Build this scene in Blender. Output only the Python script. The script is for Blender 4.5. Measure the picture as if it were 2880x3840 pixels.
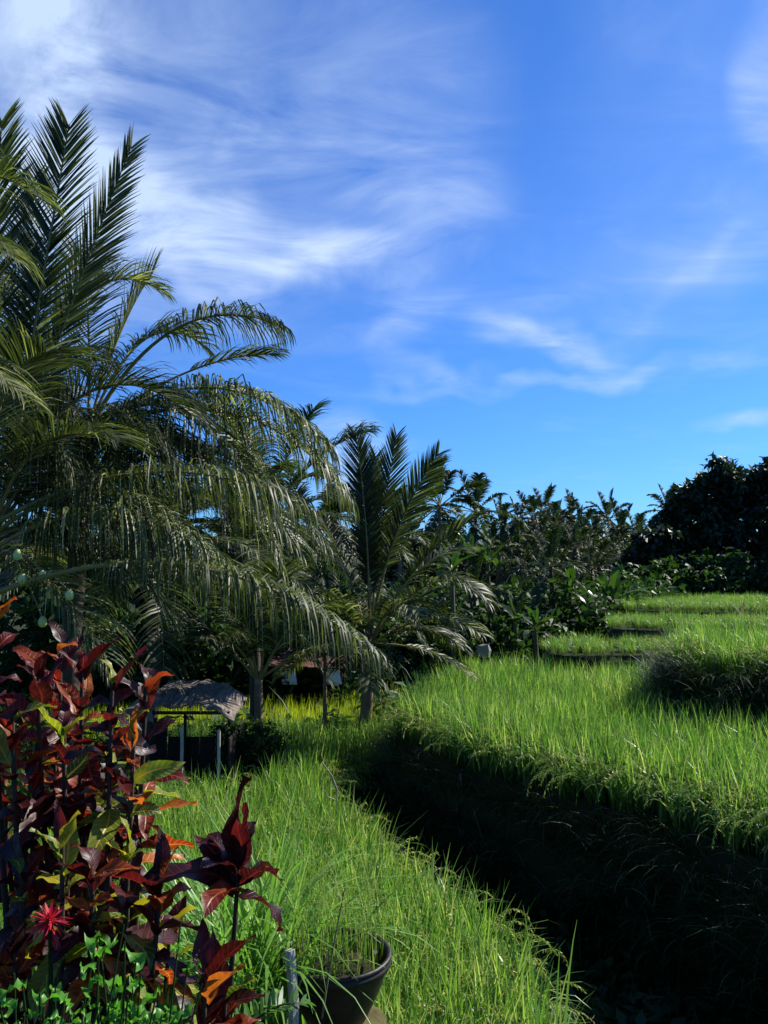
import bpy, math, random
import numpy as np
from mathutils import Vector, Matrix, Euler

sc = bpy.context.scene
for o in list(bpy.data.objects):
    bpy.data.objects.remove(o)
R = math.radians

# ------------------------------------------------------------------ camera
F_PX, CX, CY = 803.7, 384.0, 512.0           # focal length in pixels of the 768 x 1024 frame
PITCH = R(4.06)
cam_d = bpy.data.cameras.new('camera')
cam_d.sensor_fit = 'VERTICAL'
cam_d.sensor_height = 36.0
cam_d.lens = 36.0 * F_PX / 1024.0
cam_d.clip_start = 0.05
cam_d.clip_end = 3000
cam = bpy.data.objects.new('camera', cam_d)
sc.collection.objects.link(cam)
cam.location = (0, 0, 0)
cam.rotation_euler = (R(90) + PITCH, 0, 0)
sc.camera = cam

def ray(px, py):
    x = (px - CX) / F_PX
    y = -(py - CY) / F_PX
    c, s = math.cos(PITCH), math.sin(PITCH)
    return np.array([x, c - y * s, s + y * c])

def at(px, py, depth):
    """point of the place at distance `depth` along +Y seen at that pixel"""
    d = ray(px, py)
    return d * (depth / d[1])

def atz(px, py, z):
    d = ray(px, py)
    return d * (z / d[2])

# ------------------------------------------------------------------ sky, sun, exposure
SUN_AZ, SUN_EL = R(56), R(40)                # azimuth clockwise from +Y (towards +X)
sun_dir = Vector((math.sin(SUN_AZ) * math.cos(SUN_EL), math.cos(SUN_AZ) * math.cos(SUN_EL), math.sin(SUN_EL)))
sd = bpy.data.lights.new('sun', 'SUN')
sd.energy = 5.0
sd.angle = R(0.5)
sd.color = (1.0, 0.95, 0.86)
sun = bpy.data.objects.new('sun', sd)
sc.collection.objects.link(sun)
sun.rotation_euler = (-sun_dir).to_track_quat('-Z', 'Y').to_euler()

w = bpy.data.worlds.new('World')
sc.world = w
w.use_nodes = True
nt = w.node_tree
nt.nodes.clear()

class NB:
    """tiny node helper"""
    def __init__(s, nt):
        s.nt = nt
    def new(s, t, **kw):
        n = s.nt.nodes.new(t)
        for k, v in kw.items():
            setattr(n, k, v)
        return n
    def link(s, a, b):
        s.nt.links.new(a, b)
    def math(s, op, a, b=None, c=None, clamp=False):
        n = s.new('ShaderNodeMath', operation=op, use_clamp=clamp)
        for i, v in enumerate((a, b, c)):
            if v is None:
                continue
            if isinstance(v, (int, float)):
                n.inputs[i].default_value = v
            else:
                s.link(v, n.inputs[i])
        return n.outputs[0]
    def mix(s, fac, a, b, blend='MIX'):
        n = s.new('ShaderNodeMix', data_type='RGBA', blend_type=blend)
        for i, v in ((0, fac), (6, a), (7, b)):
            if isinstance(v, (int, float)):
                n.inputs[i].default_value = v
            elif isinstance(v, tuple):
                n.inputs[i].default_value = v + (1,) if len(v) == 3 else v
            else:
                s.link(v, n.inputs[i])
        return n.outputs[2]
    def noise(s, vec, scale, detail=4, rough=0.55, dist=0.0):
        n = s.new('ShaderNodeTexNoise')
        n.inputs['Scale'].default_value = scale
        n.inputs['Detail'].default_value = detail
        n.inputs['Roughness'].default_value = rough
        n.inputs['Distortion'].default_value = dist
        if vec is not None:
            s.link(vec, n.inputs['Vector'])
        return n.outputs['Fac']
    def ramp(s, fac, stops):
        n = s.new('ShaderNodeValToRGB')
        while len(n.color_ramp.elements) < len(stops):
            n.color_ramp.elements.new(0.5)
        for e, (p, c) in zip(n.color_ramp.elements, stops):
            e.position = p
            e.color = (c[0], c[1], c[2], 1) if isinstance(c, tuple) else (c, c, c, 1)
        s.link(fac, n.inputs[0])
        return n.outputs[0]

SKY_STRENGTH = 0.054
def build_world():
    nb = NB(nt)
    sky = nb.new('ShaderNodeTexSky', sky_type='NISHITA')
    sky.sun_disc = False
    sky.sun_elevation = SUN_EL
    sky.sun_rotation = SUN_AZ
    sky.air_density = 1.0
    sky.dust_density = 0.35
    sky.ozone_density = 2.2
    tc = nb.new('ShaderNodeTexCoord')
    sep = nb.new('ShaderNodeSeparateXYZ')
    nb.link(tc.outputs['Generated'], sep.inputs[0])
    az = nb.math('ARCTAN2', sep.outputs[0], sep.outputs[1])
    el = nb.math('ARCSINE', sep.outputs[2])
    comb = nb.new('ShaderNodeCombineXYZ')
    nb.link(az, comb.inputs[0]); nb.link(el, comb.inputs[1])
    w.cycles.sampling_method = 'MANUAL'
    w.cycles.sample_map_resolution = 256
    # cloud-sheet coordinates for wisps: a direction projected on a high flat layer
    den = nb.math('MAXIMUM', nb.math('ADD', sep.outputs[2], 0.12), 0.03)
    cp = nb.new('ShaderNodeCombineXYZ')
    nb.link(nb.math('DIVIDE', sep.outputs[0], den), cp.inputs[0])
    nb.link(nb.math('DIVIDE', sep.outputs[1], den), cp.inputs[1])
    mp = nb.new('ShaderNodeMapping')
    mp.inputs['Rotation'].default_value = (0, 0, R(38))
    mp.inputs['Scale'].default_value = (0.9, 1.5, 1.0)
    nb.link(cp.outputs[0], mp.inputs[0])
    wisp = nb.noise(mp.outputs[0], 2.3, 7, 0.62, 0.7)
    wisp2 = nb.noise(cp.outputs[0], 1.3, 3, 0.55, 0.4)
    # soft brush strokes of cirrus: centre x, y (pixels), half sizes, turn (degrees), weight
    B = [(140, 85, 380, 220, 8, .40), (62, 50, 60, 130, 6, .60), (30, 110, 130, 140, 0, .46),
         (235, 238, 240, 46, 10, .50), (140, 205, 130, 70, 12, .32), (330, 262, 130, 24, -8, .34), (440, 205, 80, 44, -12, .22),
         (246, 124, 46, 12, -52, .16), (395, 115, 130, 105, 20, .16), (548, 335, 95, 24, 14, .62), (440, 367, 44, 18, 10, .36),
         (570, 381, 190, 11, -2, .30), (396, 335, 22, 60, 14, .14), (420, 306, 70, 18, -30, .14), (738, 245, 130, 60, -26, .20),
         (700, 270, 90, 16, -28, .12), (770, 62, 50, 80, 0, .50), (690, 130, 130, 180, 0, .12), (746, 431, 50, 9, 0, .42),
         (345, 468, 70, 52, 35, .50), (195, 285, 100, 20, 26, .34), (520, 250, 140, 70, 12, .08), (600, 300, 220, 70, 8, .06),
         (70, 300, 170, 100, 0, .22)]
    tot = None
    wob = nb.new('ShaderNodeTexNoise', noise_dimensions='3D')
    wob.inputs['Scale'].default_value = 6.5
    wob.inputs['Detail'].default_value = 3
    nb.link(comb.outputs[0], wob.inputs['Vector'])
    sub = nb.new('ShaderNodeVectorMath', operation='SUBTRACT')
    nb.link(wob.outputs['Color'], sub.inputs[0]); sub.inputs[1].default_value = (.5, .5, .5)
    scl = nb.new('ShaderNodeVectorMath', operation='SCALE'); scl.inputs['Scale'].default_value = 0.15
    nb.link(sub.outputs[0], scl.inputs[0])
    addv = nb.new('ShaderNodeVectorMath', operation='ADD')
    nb.link(comb.outputs[0], addv.inputs[0]); nb.link(scl.outputs[0], addv.inputs[1])
    sw = nb.new('ShaderNodeSeparateXYZ'); nb.link(wob.outputs['Color'], sw.inputs[0]); soft = sw.outputs[2]
    for (px, py, rx, ry, turn, wt) in B:
        d = ray(px, py); d = d / np.linalg.norm(d)
        a0, e0 = math.atan2(d[0], d[1]), math.asin(d[2])
        m = nb.new('ShaderNodeMapping', vector_type='TEXTURE')
        m.inputs['Location'].default_value = (a0, e0, 0)
        m.inputs['Rotation'].default_value = (0, 0, R(-turn))
        m.inputs['Scale'].default_value = (rx / F_PX * 1.25, ry / F_PX * 1.25, 1)
        nb.link(addv.outputs[0], m.inputs[0])
        sx = nb.new('ShaderNodeSeparateXYZ'); nb.link(m.outputs[0], sx.inputs[0])
        r2 = nb.math('ADD', nb.math('MULTIPLY', sx.outputs[0], sx.outputs[0]), nb.math('MULTIPLY', sx.outputs[1], sx.outputs[1]))
        f = nb.math('MAXIMUM', nb.math('SUBTRACT', 1.0, r2), 0.0)
        f = nb.math('MULTIPLY', nb.math('MULTIPLY', f, f), wt)
        tot = f if tot is None else nb.math('ADD', tot, f)
    tex = nb.math('ADD', nb.math('MULTIPLY', wisp, 3.0), nb.math('MULTIPLY', soft, 0.8))
    tex = nb.math('SUBTRACT', tex, 1.12, clamp=False)
    tex = nb.math('MAXIMUM', tex, 0.12)
    dens = nb.math('MULTIPLY', tot, tex)
    veil = nb.math('MULTIPLY', nb.math('MAXIMUM', nb.math('SUBTRACT', nb.math('MULTIPLY', wisp, wisp2), 0.26), 0.0), 0.6)
    dens = nb.math('ADD', dens, veil)
    dens = nb.math('MINIMUM', dens, 0.93)
    tint = nb.mix(1.0, sky.outputs[0], (0.42, 0.93, 1.78), 'MULTIPLY')
    col = nb.mix(dens, tint, (7.0, 8.8, 12.0))
    bg = nb.new('ShaderNodeBackground')
    bg.inputs['Strength'].default_value = SKY_STRENGTH
    nb.link(col, bg.inputs['Color'])
    out = nb.new('ShaderNodeOutputWorld')
    nb.link(bg.outputs[0], out.inputs['Surface'])
build_world()

vs = sc.view_settings
vs.view_transform = 'Standard'
vs.look = 'None'
vs.exposure = 0.8
vs.gamma = 1.0
vs.use_curve_mapping = False
sc.cycles.max_bounces = 6
sc.cycles.diffuse_bounces = 2
sc.cycles.glossy_bounces = 2
sc.cycles.transmission_bounces = 3
sc.cycles.transparent_max_bounces = 4
sc.cycles.use_denoising = True

# ------------------------------------------------------------------ helpers
C = sc.collection
rng = np.random.default_rng(7)
random.seed(7)
UP = np.array([0., 0., 1.])

def nrm(v):
    v = np.asarray(v, float)
    n = np.linalg.norm(v, axis=-1, keepdims=True)
    return v / np.maximum(n, 1e-9)

class Geo:
    def __init__(s):
        s.V, s.F, s.t, s.u, s.v, s.m, s.n = [], [], [], [], [], [], 0
    def add(s, V, F, tint=0.5, u=0.0, v=0.0, mat=0):
        V = np.asarray(V, float).reshape(-1, 3)
        F = np.asarray(F, int)
        k = len(V)
        s.V.append(V)
        s.F.append(F + s.n)
        s.t.append(np.broadcast_to(np.asarray(tint, float), (k,)))
        s.u.append(np.broadcast_to(np.asarray(u, float), (k,)))
        s.v.append(np.broadcast_to(np.asarray(v, float), (k,)))
        s.m.append(np.full(len(F), mat, int))
        s.n += k
    def ribbon(s, P, W, tint=0.5, mat=0):
        """P centre points, W half-width vectors"""
        P = np.asarray(P, float); W = np.asarray(W, float)
        n = len(P)
        V = np.empty((2 * n, 3)); V[0::2] = P - W; V[1::2] = P + W
        i = np.arange(n - 1) * 2
        F = np.stack([i, i + 1, i + 3, i + 2], 1)
        s.add(V, F, tint, np.repeat(np.linspace(0, 1, n), 2), np.tile([-1., 1.], n), mat)
    def tube(s, P, rad, sides=6, tint=0.5, mat=0, cap=True):
        P = np.asarray(P, float); n = len(P)
        rad = np.broadcast_to(np.asarray(rad, float), (n,))
        T = nrm(np.gradient(P, axis=0))
        ref = np.array([1., 0, 0]) if abs(T[0][0]) < .7 else np.array([0, 1., 0])
        A = nrm(np.cross(T, ref)); Bv = np.cross(T, A)
        th = np.arange(sides) / sides * 2 * math.pi
        V = P[:, None] + rad[:, None, None] * (np.cos(th)[None, :, None] * A[:, None] + np.sin(th)[None, :, None] * Bv[:, None])
        V = V.reshape(-1, 3)
        i, j = np.meshgrid(np.arange(n - 1), np.arange(sides), indexing='ij')
        a = i * sides + j; b = i * sides + (j + 1) % sides
        F = np.stack([a, b, b + sides, a + sides], -1).reshape(-1, 4)
        s.add(V, F, tint, np.repeat(np.linspace(0, 1, n), sides), np.tile(th, n), mat)
        if cap:
            for k, q in ((0, 0), (n - 1, (n - 1) * sides)):
                s.add(np.vstack([P[k], V[q:q + sides]]), [[0, 1 + z, 1 + (z + 1) % sides, 0] for z in range(sides)], float(np.mean(tint)), 1.0, 0.0, mat)
    def box(s, c, size, rot=None, tint=0.5, mat=0):
        c = np.asarray(c, float); h = np.asarray(size, float) / 2
        V = np.array([[x, y, z] for z in (-1, 1) for y in (-1, 1) for x in (-1, 1)]) * h
        if rot is not None:
            V = V @ np.array(rot).T
        s.add(V + c, [[0, 2, 3, 1], [4, 5, 7, 6], [0, 1, 5, 4], [2, 6, 7, 3], [0, 4, 6, 2], [1, 3, 7, 5]], tint, 0, 0, mat)
    def kites(s, Cn, D, N, L, Wd, tint, mat=0, cup=0.18):
        """many leaf-sized faces at once: base point, direction, normal, length, width"""
        D = nrm(D); S = nrm(np.cross(D, N)); N = np.cross(S, D)
        L = L[:, None]; Wd = Wd[:, None]
        k = len(Cn)
        V = np.empty((k, 4, 3))
        V[:, 0] = Cn
        V[:, 1] = Cn + D * L * .45 + S * Wd * .5 + N * Wd * cup
        V[:, 2] = Cn + D * L - N * L * .12
        V[:, 3] = Cn + D * L * .45 - S * Wd * .5 + N * Wd * cup
        F = np.arange(4 * k).reshape(k, 4)
        s.add(V.reshape(-1, 3), F, np.repeat(tint, 4), np.tile([0, .45, 1, .45], k), np.tile([0, 1., 0, -1.], k), mat)
    def arrays(s):
        return (np.vstack(s.V), s.F, np.concatenate(s.t), np.concatenate(s.u), np.concatenate(s.v), np.concatenate(s.m))
    def mesh(s, name, mats, smooth=True, extra=None):
        V, Fl, t, u, v, m = s.arrays()
        loops, starts, k = [], [], 0
        for F in Fl:
            if F.shape[1] == 4:
                dg = F[:, 3] == F[:, 0]
            else:
                dg = np.ones(len(F), bool)
            if not dg.any():
                loops.append(F.ravel()); starts.append(k + np.arange(len(F)) * 4); k += F.size
            else:
                for f, q in zip(F, dg):
                    g = f[:3] if q else f
                    loops.append(g); starts.append(np.array([k])); k += len(g)
        loops = np.concatenate(loops); starts = np.concatenate(starts)
        me = bpy.data.meshes.new(name)
        me.vertices.add(len(V)); me.vertices.foreach_set('co', V.astype(np.float32).ravel())
        me.loops.add(len(loops)); me.loops.foreach_set('vertex_index', loops.astype(np.int32))
        me.polygons.add(len(starts)); me.polygons.foreach_set('loop_start', starts.astype(np.int32))
        me.polygons.foreach_set('material_index', m.astype(np.int32))
        me.polygons.foreach_set('use_smooth', np.full(len(starts), smooth))
        for nm, arr in (('tint', t), ('along', u), ('across', v)):
            a = me.attributes.new(nm, 'FLOAT', 'POINT'); a.data.foreach_set('value', arr.astype(np.float32))
        me.update(calc_edges=True)
        me.validate()
        for mt in (mats if isinstance(mats, (list, tuple)) else [mats]):
            me.materials.append(mt)
        return me
    def build(s, name, mats, parent=None, smooth=True):
        return link(name, s.mesh(name, mats, smooth), parent)

def link(name, me, parent=None):
    o = bpy.data.objects.new(name, me)
    C.objects.link(o)
    if parent is not None:
        o.parent = parent
        o.matrix_parent_inverse = Matrix.Identity(4)
    return o

def tag(o, label, cat, group=None, kind=None):
    o['label'] = label
    o['category'] = cat
    if group: o['group'] = group
    if kind: o['kind'] = kind
    return o

def thing(name, loc, label, cat, group=None, rz=0.0):
    o = bpy.data.objects.new(name, None)
    C.objects.link(o)
    o.empty_display_size = .2
    o.location = tuple(float(q) for q in loc)
    o.rotation_euler = (0, 0, rz)
    tag(o, label, cat, group)
    return o

# ------------------------------------------------------------------ materials
def attr(nb, name):
    a = nb.new('ShaderNodeAttribute', attribute_name=name)
    return a.outputs['Fac']

def new_mat(name):
    m = bpy.data.materials.new(name)
    m.use_nodes = True
    m.node_tree.nodes.clear()
    return m, NB(m.node_tree)

def finish_leaf(nb, col, tcol, rough, spec, trans, bump=None):
    p = nb.new('ShaderNodeBsdfPrincipled')
    nb.link(col, p.inputs['Base Color'])
    p.inputs['Roughness'].default_value = rough
    p.inputs['Specular IOR Level'].default_value = spec
    if bump is not None:
        b = nb.new('ShaderNodeBump'); b.inputs['Strength'].default_value = .35; b.inputs['Distance'].default_value = .01
        nb.link(bump, b.inputs['Height']); nb.link(b.outputs[0], p.inputs['Normal'])
    tr = nb.new('ShaderNodeBsdfTranslucent')
    nb.link(tcol, tr.inputs['Color'])
    mx = nb.new('ShaderNodeMixShader'); mx.inputs[0].default_value = trans
    nb.link(p.outputs[0], mx.inputs[1]); nb.link(tr.outputs[0], mx.inputs[2])
    o = nb.new('ShaderNodeOutputMaterial')
    nb.link(mx.outputs[0], o.inputs['Surface'])

def leaf_mat(name, stops, tmul=(1.6, 1.8, .8), rough=.42, spec=.5, trans=.35, base=None):
    """leaf colour by per-leaf tint and per-plant chance; base = colour of the blade's foot"""
    m, nb = new_mat(name)
    oi = nb.new('ShaderNodeObjectInfo')
    f = nb.math('ADD', nb.math('MULTIPLY', attr(nb, 'tint'), .72), nb.math('MULTIPLY', oi.outputs['Random'], .28))
    col = nb.ramp(f, stops)
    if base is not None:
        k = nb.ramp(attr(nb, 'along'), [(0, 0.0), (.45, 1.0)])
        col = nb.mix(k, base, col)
    tc = nb.mix(1.0, col, tmul, 'MULTIPLY')
    finish_leaf(nb, col, tc, rough, spec, trans)
    return m

def plain_mat(name, col, rough=.7, var=.35, scale=8.0, spec=.3, bump=.4, col2=None, stretch=(1, 1, 1)):
    m, nb = new_mat(name)
    tc = nb.new('ShaderNodeTexCoord')
    mp = nb.new('ShaderNodeMapping'); mp.inputs['Scale'].default_value = stretch
    nb.link(tc.outputs['Object'], mp.inputs[0])
    n = nb.noise(mp.outputs[0], scale, 6, .6, .3)
    c2 = col2 or tuple(q * (1 - var) for q in col)
    c = nb.mix(nb.ramp(n, [(.3, 0.0), (.7, 1.0)]), col, c2)
    t = nb.math('ADD', nb.math('MULTIPLY', attr(nb, 'tint'), .6), .7)
    vm = nb.new('ShaderNodeMix', data_type='RGBA', blend_type='MULTIPLY')
    vm.inputs[0].default_value = 1.0
    nb.link(c, vm.inputs[6]); nb.link(t, vm.inputs[7])
    p = nb.new('ShaderNodeBsdfPrincipled')
    nb.link(vm.outputs[2], p.inputs['Base Color'])
    p.inputs['Roughness'].default_value = rough
    p.inputs['Specular IOR Level'].default_value = spec
    b = nb.new('ShaderNodeBump'); b.inputs['Strength'].default_value = bump; b.inputs['Distance'].default_value = .02
    nb.link(n, b.inputs['Height']); nb.link(b.outputs[0], p.inputs['Normal'])
    o = nb.new('ShaderNodeOutputMaterial')
    nb.link(p.outputs[0], o.inputs['Surface'])
    return m

def croton_mat(name, body, vein, edge, tmul, seed):
    m, nb = new_mat(name)
    u, v = attr(nb, 'along'), attr(nb, 'across')
    av = nb.math('ABSOLUTE', v)
    oi = nb.new('ShaderNodeObjectInfo')
    tc = nb.new('ShaderNodeTexCoord')
    n = nb.noise(tc.outputs['Object'], 14 + seed, 4, .6, .6)
    side = nb.math('SINE', nb.math('SUBTRACT', nb.math('MULTIPLY', u, 62.0), nb.math('MULTIPLY', av, 9.0)))
    side = nb.ramp(side, [(.80, 0.0), (.97, 1.0)])
    mid = nb.ramp(av, [(.03, 1.0), (.13, 0.0)])
    veins = nb.math('MAXIMUM', nb.math('MULTIPLY', side, .55), mid)
    patch = nb.ramp(nb.math('ADD', n, nb.math('MULTIPLY', nb.math('SUBTRACT', oi.outputs['Random'], .5), .5)), [(.52, 0.0), (.68, 1.0)])
    col = nb.mix(patch, body, edge)
    col = nb.mix(veins, col, vein)
    tcol = nb.mix(1.0, col, tmul, 'MULTIPLY')
    finish_leaf(nb, col, tcol, .42, .36, .42, bump=veins)
    return m

M = {}
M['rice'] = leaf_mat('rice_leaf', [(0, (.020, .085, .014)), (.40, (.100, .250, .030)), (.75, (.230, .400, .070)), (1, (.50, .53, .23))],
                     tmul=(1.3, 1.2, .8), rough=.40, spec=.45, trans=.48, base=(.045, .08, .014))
M['rice_yellow'] = leaf_mat('ripening_rice_leaf', [(0, (.18, .29, .014)), (.5, (.29, .39, .016)), (1, (.42, .44, .04))],
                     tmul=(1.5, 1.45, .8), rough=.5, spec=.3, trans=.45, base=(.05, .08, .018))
M['panicle'] = leaf_mat('rice_panicle', [(0, (.20, .33, .05)), (.6, (.34, .42, .09)), (1, (.50, .48, .16))], tmul=(1.1, 1.1, .9), rough=.6, spec=.2, trans=.25)
M['weed'] = leaf_mat('weed_leaf', [(0, (.010, .028, .006)), (.7, (.020, .050, .009)), (1, (.05, .085, .02))], rough=.5, spec=.25, trans=.3)
M['straw'] = leaf_mat('dry_straw', [(0, (.10, .09, .05)), (.6, (.22, .19, .11)), (1, (.38, .34, .22))], tmul=(1, 1, 1), rough=.7, spec=.2, trans=.2)
M['frond'] = leaf_mat('palm_leaflet', [(0, (.010, .017, .006)), (.42, (.036, .050, .017)), (.78, (.15, .165, .065)), (1, (.50, .47, .24))],
                      tmul=(1.6, 1.9, .7), rough=.50, spec=.32, trans=.27)  # random leaflet tones; the pale stops also paint glints into the colour
M['frond_far'] = leaf_mat('distant_palm_leaflet', [(0, (.016, .030, .010)), (.6, (.030, .050, .015)), (1, (.085, .09, .030))],
                      tmul=(1.8, 2.2, .8), rough=.55, spec=.25, trans=.24)
M['rachis'] = plain_mat('palm_rachis', (.17, .19, .05), .45, .35, 6, .4, .1, col2=(.22, .15, .05))
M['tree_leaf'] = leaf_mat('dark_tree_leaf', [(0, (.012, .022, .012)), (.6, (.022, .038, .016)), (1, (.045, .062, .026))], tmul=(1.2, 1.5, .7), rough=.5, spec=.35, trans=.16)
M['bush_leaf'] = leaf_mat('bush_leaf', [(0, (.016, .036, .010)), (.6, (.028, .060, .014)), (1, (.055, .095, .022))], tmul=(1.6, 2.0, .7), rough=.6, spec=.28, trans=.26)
M['banana'] = leaf_mat('banana_leaf', [(0, (.020, .045, .010)), (.6, (.035, .075, .014)), (1, (.07, .11, .022))], tmul=(1.8, 2.2, .7), rough=.42, spec=.4, trans=.32)
M['banana_stem'] = plain_mat('banana_stem', (.10, .12, .045), .6, .5, 5, .3, .2, col2=(.09, .06, .03))
M['lemongrass'] = leaf_mat('long_grass_blade', [(0, (.09, .22, .03)), (.6, (.17, .34, .06)), (1, (.30, .42, .12))], tmul=(1.4, 1.5, .8), rough=.4, spec=.45, trans=.42)
M['fern'] = leaf_mat('fern_leaf', [(0, (.05, .12, .03)), (.6, (.09, .19, .04)), (1, (.14, .24, .06))], tmul=(1.4, 1.6, .7), rough=.45, spec=.4, trans=.4)
M['herb'] = leaf_mat('herb_leaf', [(0, (.05, .18, .016)), (.6, (.09, .27, .025)), (1, (.18, .38, .05))], tmul=(1.4, 1.5, .8), rough=.42, spec=.4, trans=.42)
M['soil'] = plain_mat('soil', (.045, .032, .02), .95, .5, 3, .1, .6, col2=(.022, .026, .012))
M['bank'] = plain_mat('terrace_bank', (.035, .036, .017), .95, .5, 4, .1, .8, col2=(.018, .024, .009))
M['ground'] = plain_mat('ground_earth', (.03, .036, .016), .95, .4, .8, .1, .5, col2=(.022, .03, .010))
M['bark_pale'] = plain_mat('palm_bark', (.26, .19, .12), .85, .4, 9, .2, .5, col2=(.13, .09, .055), stretch=(1, 1, 5))
M['bark_dark'] = plain_mat('tree_bark', (.09, .07, .05), .9, .4, 7, .2, .6, col2=(.045, .035, .025), stretch=(1, 1, .4))
M['twig'] = plain_mat('pale_dead_wood', (.30, .26, .21), .8, .4, 10, .2, .4)
M['stem_dark'] = plain_mat('croton_stem', (.055, .04, .028), .8, .4, 20, .2, .4)
M['wood_grey'] = plain_mat('weathered_wood', (.55, .50, .43), .85, .35, 9, .15, .5, col2=(.34, .30, .25), stretch=(4, 4, .5))
M['wood_dark'] = plain_mat('dark_plank', (.05, .04, .03), .9, .5, 6, .1, .5)
M['thatch'] = plain_mat('weathered_roof_sheet', (.25, .22, .19), .9, .45, 7, .15, 1.0, col2=(.10, .075, .055), stretch=(2.5, .8, 1))
M['tarp'] = plain_mat('grey_green_cloth', (.17, .19, .16), .8, .4, 4, .2, .5, col2=(.09, .11, .09))
M['white_sheet'] = plain_mat('white_sheet', (.62, .65, .70), .6, .15, 4, .3, .2)
M['rust'] = plain_mat('rusty_roof', (.16, .07, .05), .8, .4, 6, .2, .4)
M['pot'] = plain_mat('black_pot', (.009, .008, .008), .5, .35, 9, .35, .3, col2=(.035, .026, .018))
M['stone'] = plain_mat('pale_stone', (.27, .25, .19), .9, .4, 5, .2, .6, col2=(.2, .18, .15))
M['stump'] = plain_mat('mossy_stump', (.12, .11, .04), .95, .5, 9, .1, 1.0, col2=(.05, .045, .02))
M['fruit'] = plain_mat('green_fruit', (.60, .62, .22), .4, .2, 6, .5, .05, col2=(.5, .56, .16))
M['red_flower'] = leaf_mat('red_petal', [(0, (.35, .012, .03)), (1, (.55, .03, .05))], tmul=(1.1, 1, 1), rough=.5, spec=.4, trans=.3)
M['dry_brown'] = leaf_mat('dry_brown_leaf', [(0, (.20, .07, .025)), (1, (.34, .13, .04))], tmul=(1, .9, .8), rough=.7, spec=.2, trans=.25)
M['croton_maroon'] = croton_mat('croton_maroon', (.020, .004, .005), (.11, .014, .008), (.060, .006, .007), (2.0, 1.5, 1.2), 0)
M['croton_red'] = croton_mat('croton_red', (.085, .007, .007), (.30, .060, .014), (.20, .035, .010), (1.9, 1.4, 1.0), 3)
M['croton_orange'] = croton_mat('croton_orange', (.22, .03, .010), (.52, .20, .03), (.42, .12, .015), (1.5, 1.3, .9), 6)
M['croton_green'] = croton_mat('croton_green', (.045, .095, .014), (.50, .36, .04), (.16, .20, .018), (1.8, 1.8, .8), 2)
M['croton_yellow'] = croton_mat('croton_yellow', (.34, .30, .02), (.52, .40, .05), (.12, .22, .02), (1.3, 1.3, .7), 5)

# ------------------------------------------------------------------ ground and terraces
def sstep(a, b, x):
    t = np.clip((x - a) / (b - a), 0, 1)
    return t * t * (3 - 2 * t)

def gh(x, y):
    """height of the natural ground"""
    x = np.asarray(x, float); y = np.asarray(y, float)
    z = -4.5 + .45 * sstep(17, 24, y)
    z = z + 1.5 * sstep(5, 20, x) * sstep(12, 34, y)
    z = z - 1.2 * sstep(46, 60, y) * sstep(2, 14, x)
    z = z + 2.5 * sstep(2.6, -1.0, y) * sstep(5, 1.0, x)
    z = z + .10 * np.sin(x * .9 + y * .3) * np.cos(y * .7 - x * .2)
    return z

def build_ground():
    def axis(lo, hi, a, b, step):
        core = np.arange(a, b + 1e-6, step)
        l, v, s = [], a, step
        while v > lo:
            s *= 1.35; v -= s; l.append(max(v, lo))
        r, v, s = [], b, step
        while v < hi:
            s *= 1.35; v += s; r.append(min(v, hi))
        return np.array(l[::-1] + list(core) + r)
    xs = axis(-1500, 1500, -12, 26, .5); ys = axis(-200, 2000, -4, 62, .5)
    X, Y = np.meshgrid(xs, ys)
    Z = gh(X, Y)
    V = np.stack([X, Y, Z], -1).reshape(-1, 3)
    nx, ny = len(xs), len(ys)
    i, j = np.meshgrid(np.arange(ny - 1), np.arange(nx - 1), indexing='ij')
    a = i * nx + j
    G = Geo(); G.add(V, np.stack([a, a + 1, a + 1 + nx, a + nx], -1).reshape(-1, 4))
    o = G.build('ground', M['ground'])
    o['kind'] = 'structure'
build_ground()

def resample(poly, step):
    poly = np.asarray(poly, float); out = []
    n = len(poly)
    for k in range(n):
        a, b = poly[k], poly[(k + 1) % n]
        m = max(1, int(np.linalg.norm(b - a) / step))
        for q in range(m):
            out.append(a + (b - a) * q / m)
    P = np.array(out)
    for _ in range(2):
        P = .25 * np.roll(P, 1, 0) + .5 * P + .25 * np.roll(P, -1, 0)
    return P

def outward(P):
    T = np.roll(P, -1, 0) - np.roll(P, 1, 0)
    N = np.stack([T[:, 1], -T[:, 0]], 1)
    area = np.sum(P[:, 0] * np.roll(P[:, 1], -1) - P[:, 1] * np.roll(P[:, 0], -1))
    return nrm(N if area > 0 else -N)

def inside(pts, poly):
    x, y = pts[:, 0], pts[:, 1]
    r = np.zeros(len(pts), bool)
    n = len(poly)
    for k in range(n):
        x1, y1 = poly[k]; x2, y2 = poly[(k + 1) % n]
        c = ((y1 > y) != (y2 > y)) & (x < (x2 - x1) * (y - y1) / (y2 - y1 + 1e-12) + x1)
        r ^= c
    return r

def edge_info(pts, P):
    """distance to the outline and the outward direction of its nearest point"""
    N = outward(P)
    d2 = ((pts[:, None, :] - P[None]) ** 2).sum(-1)
    k = d2.argmin(1)
    return np.sqrt(d2[np.arange(len(pts)), k]), N[k]

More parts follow.
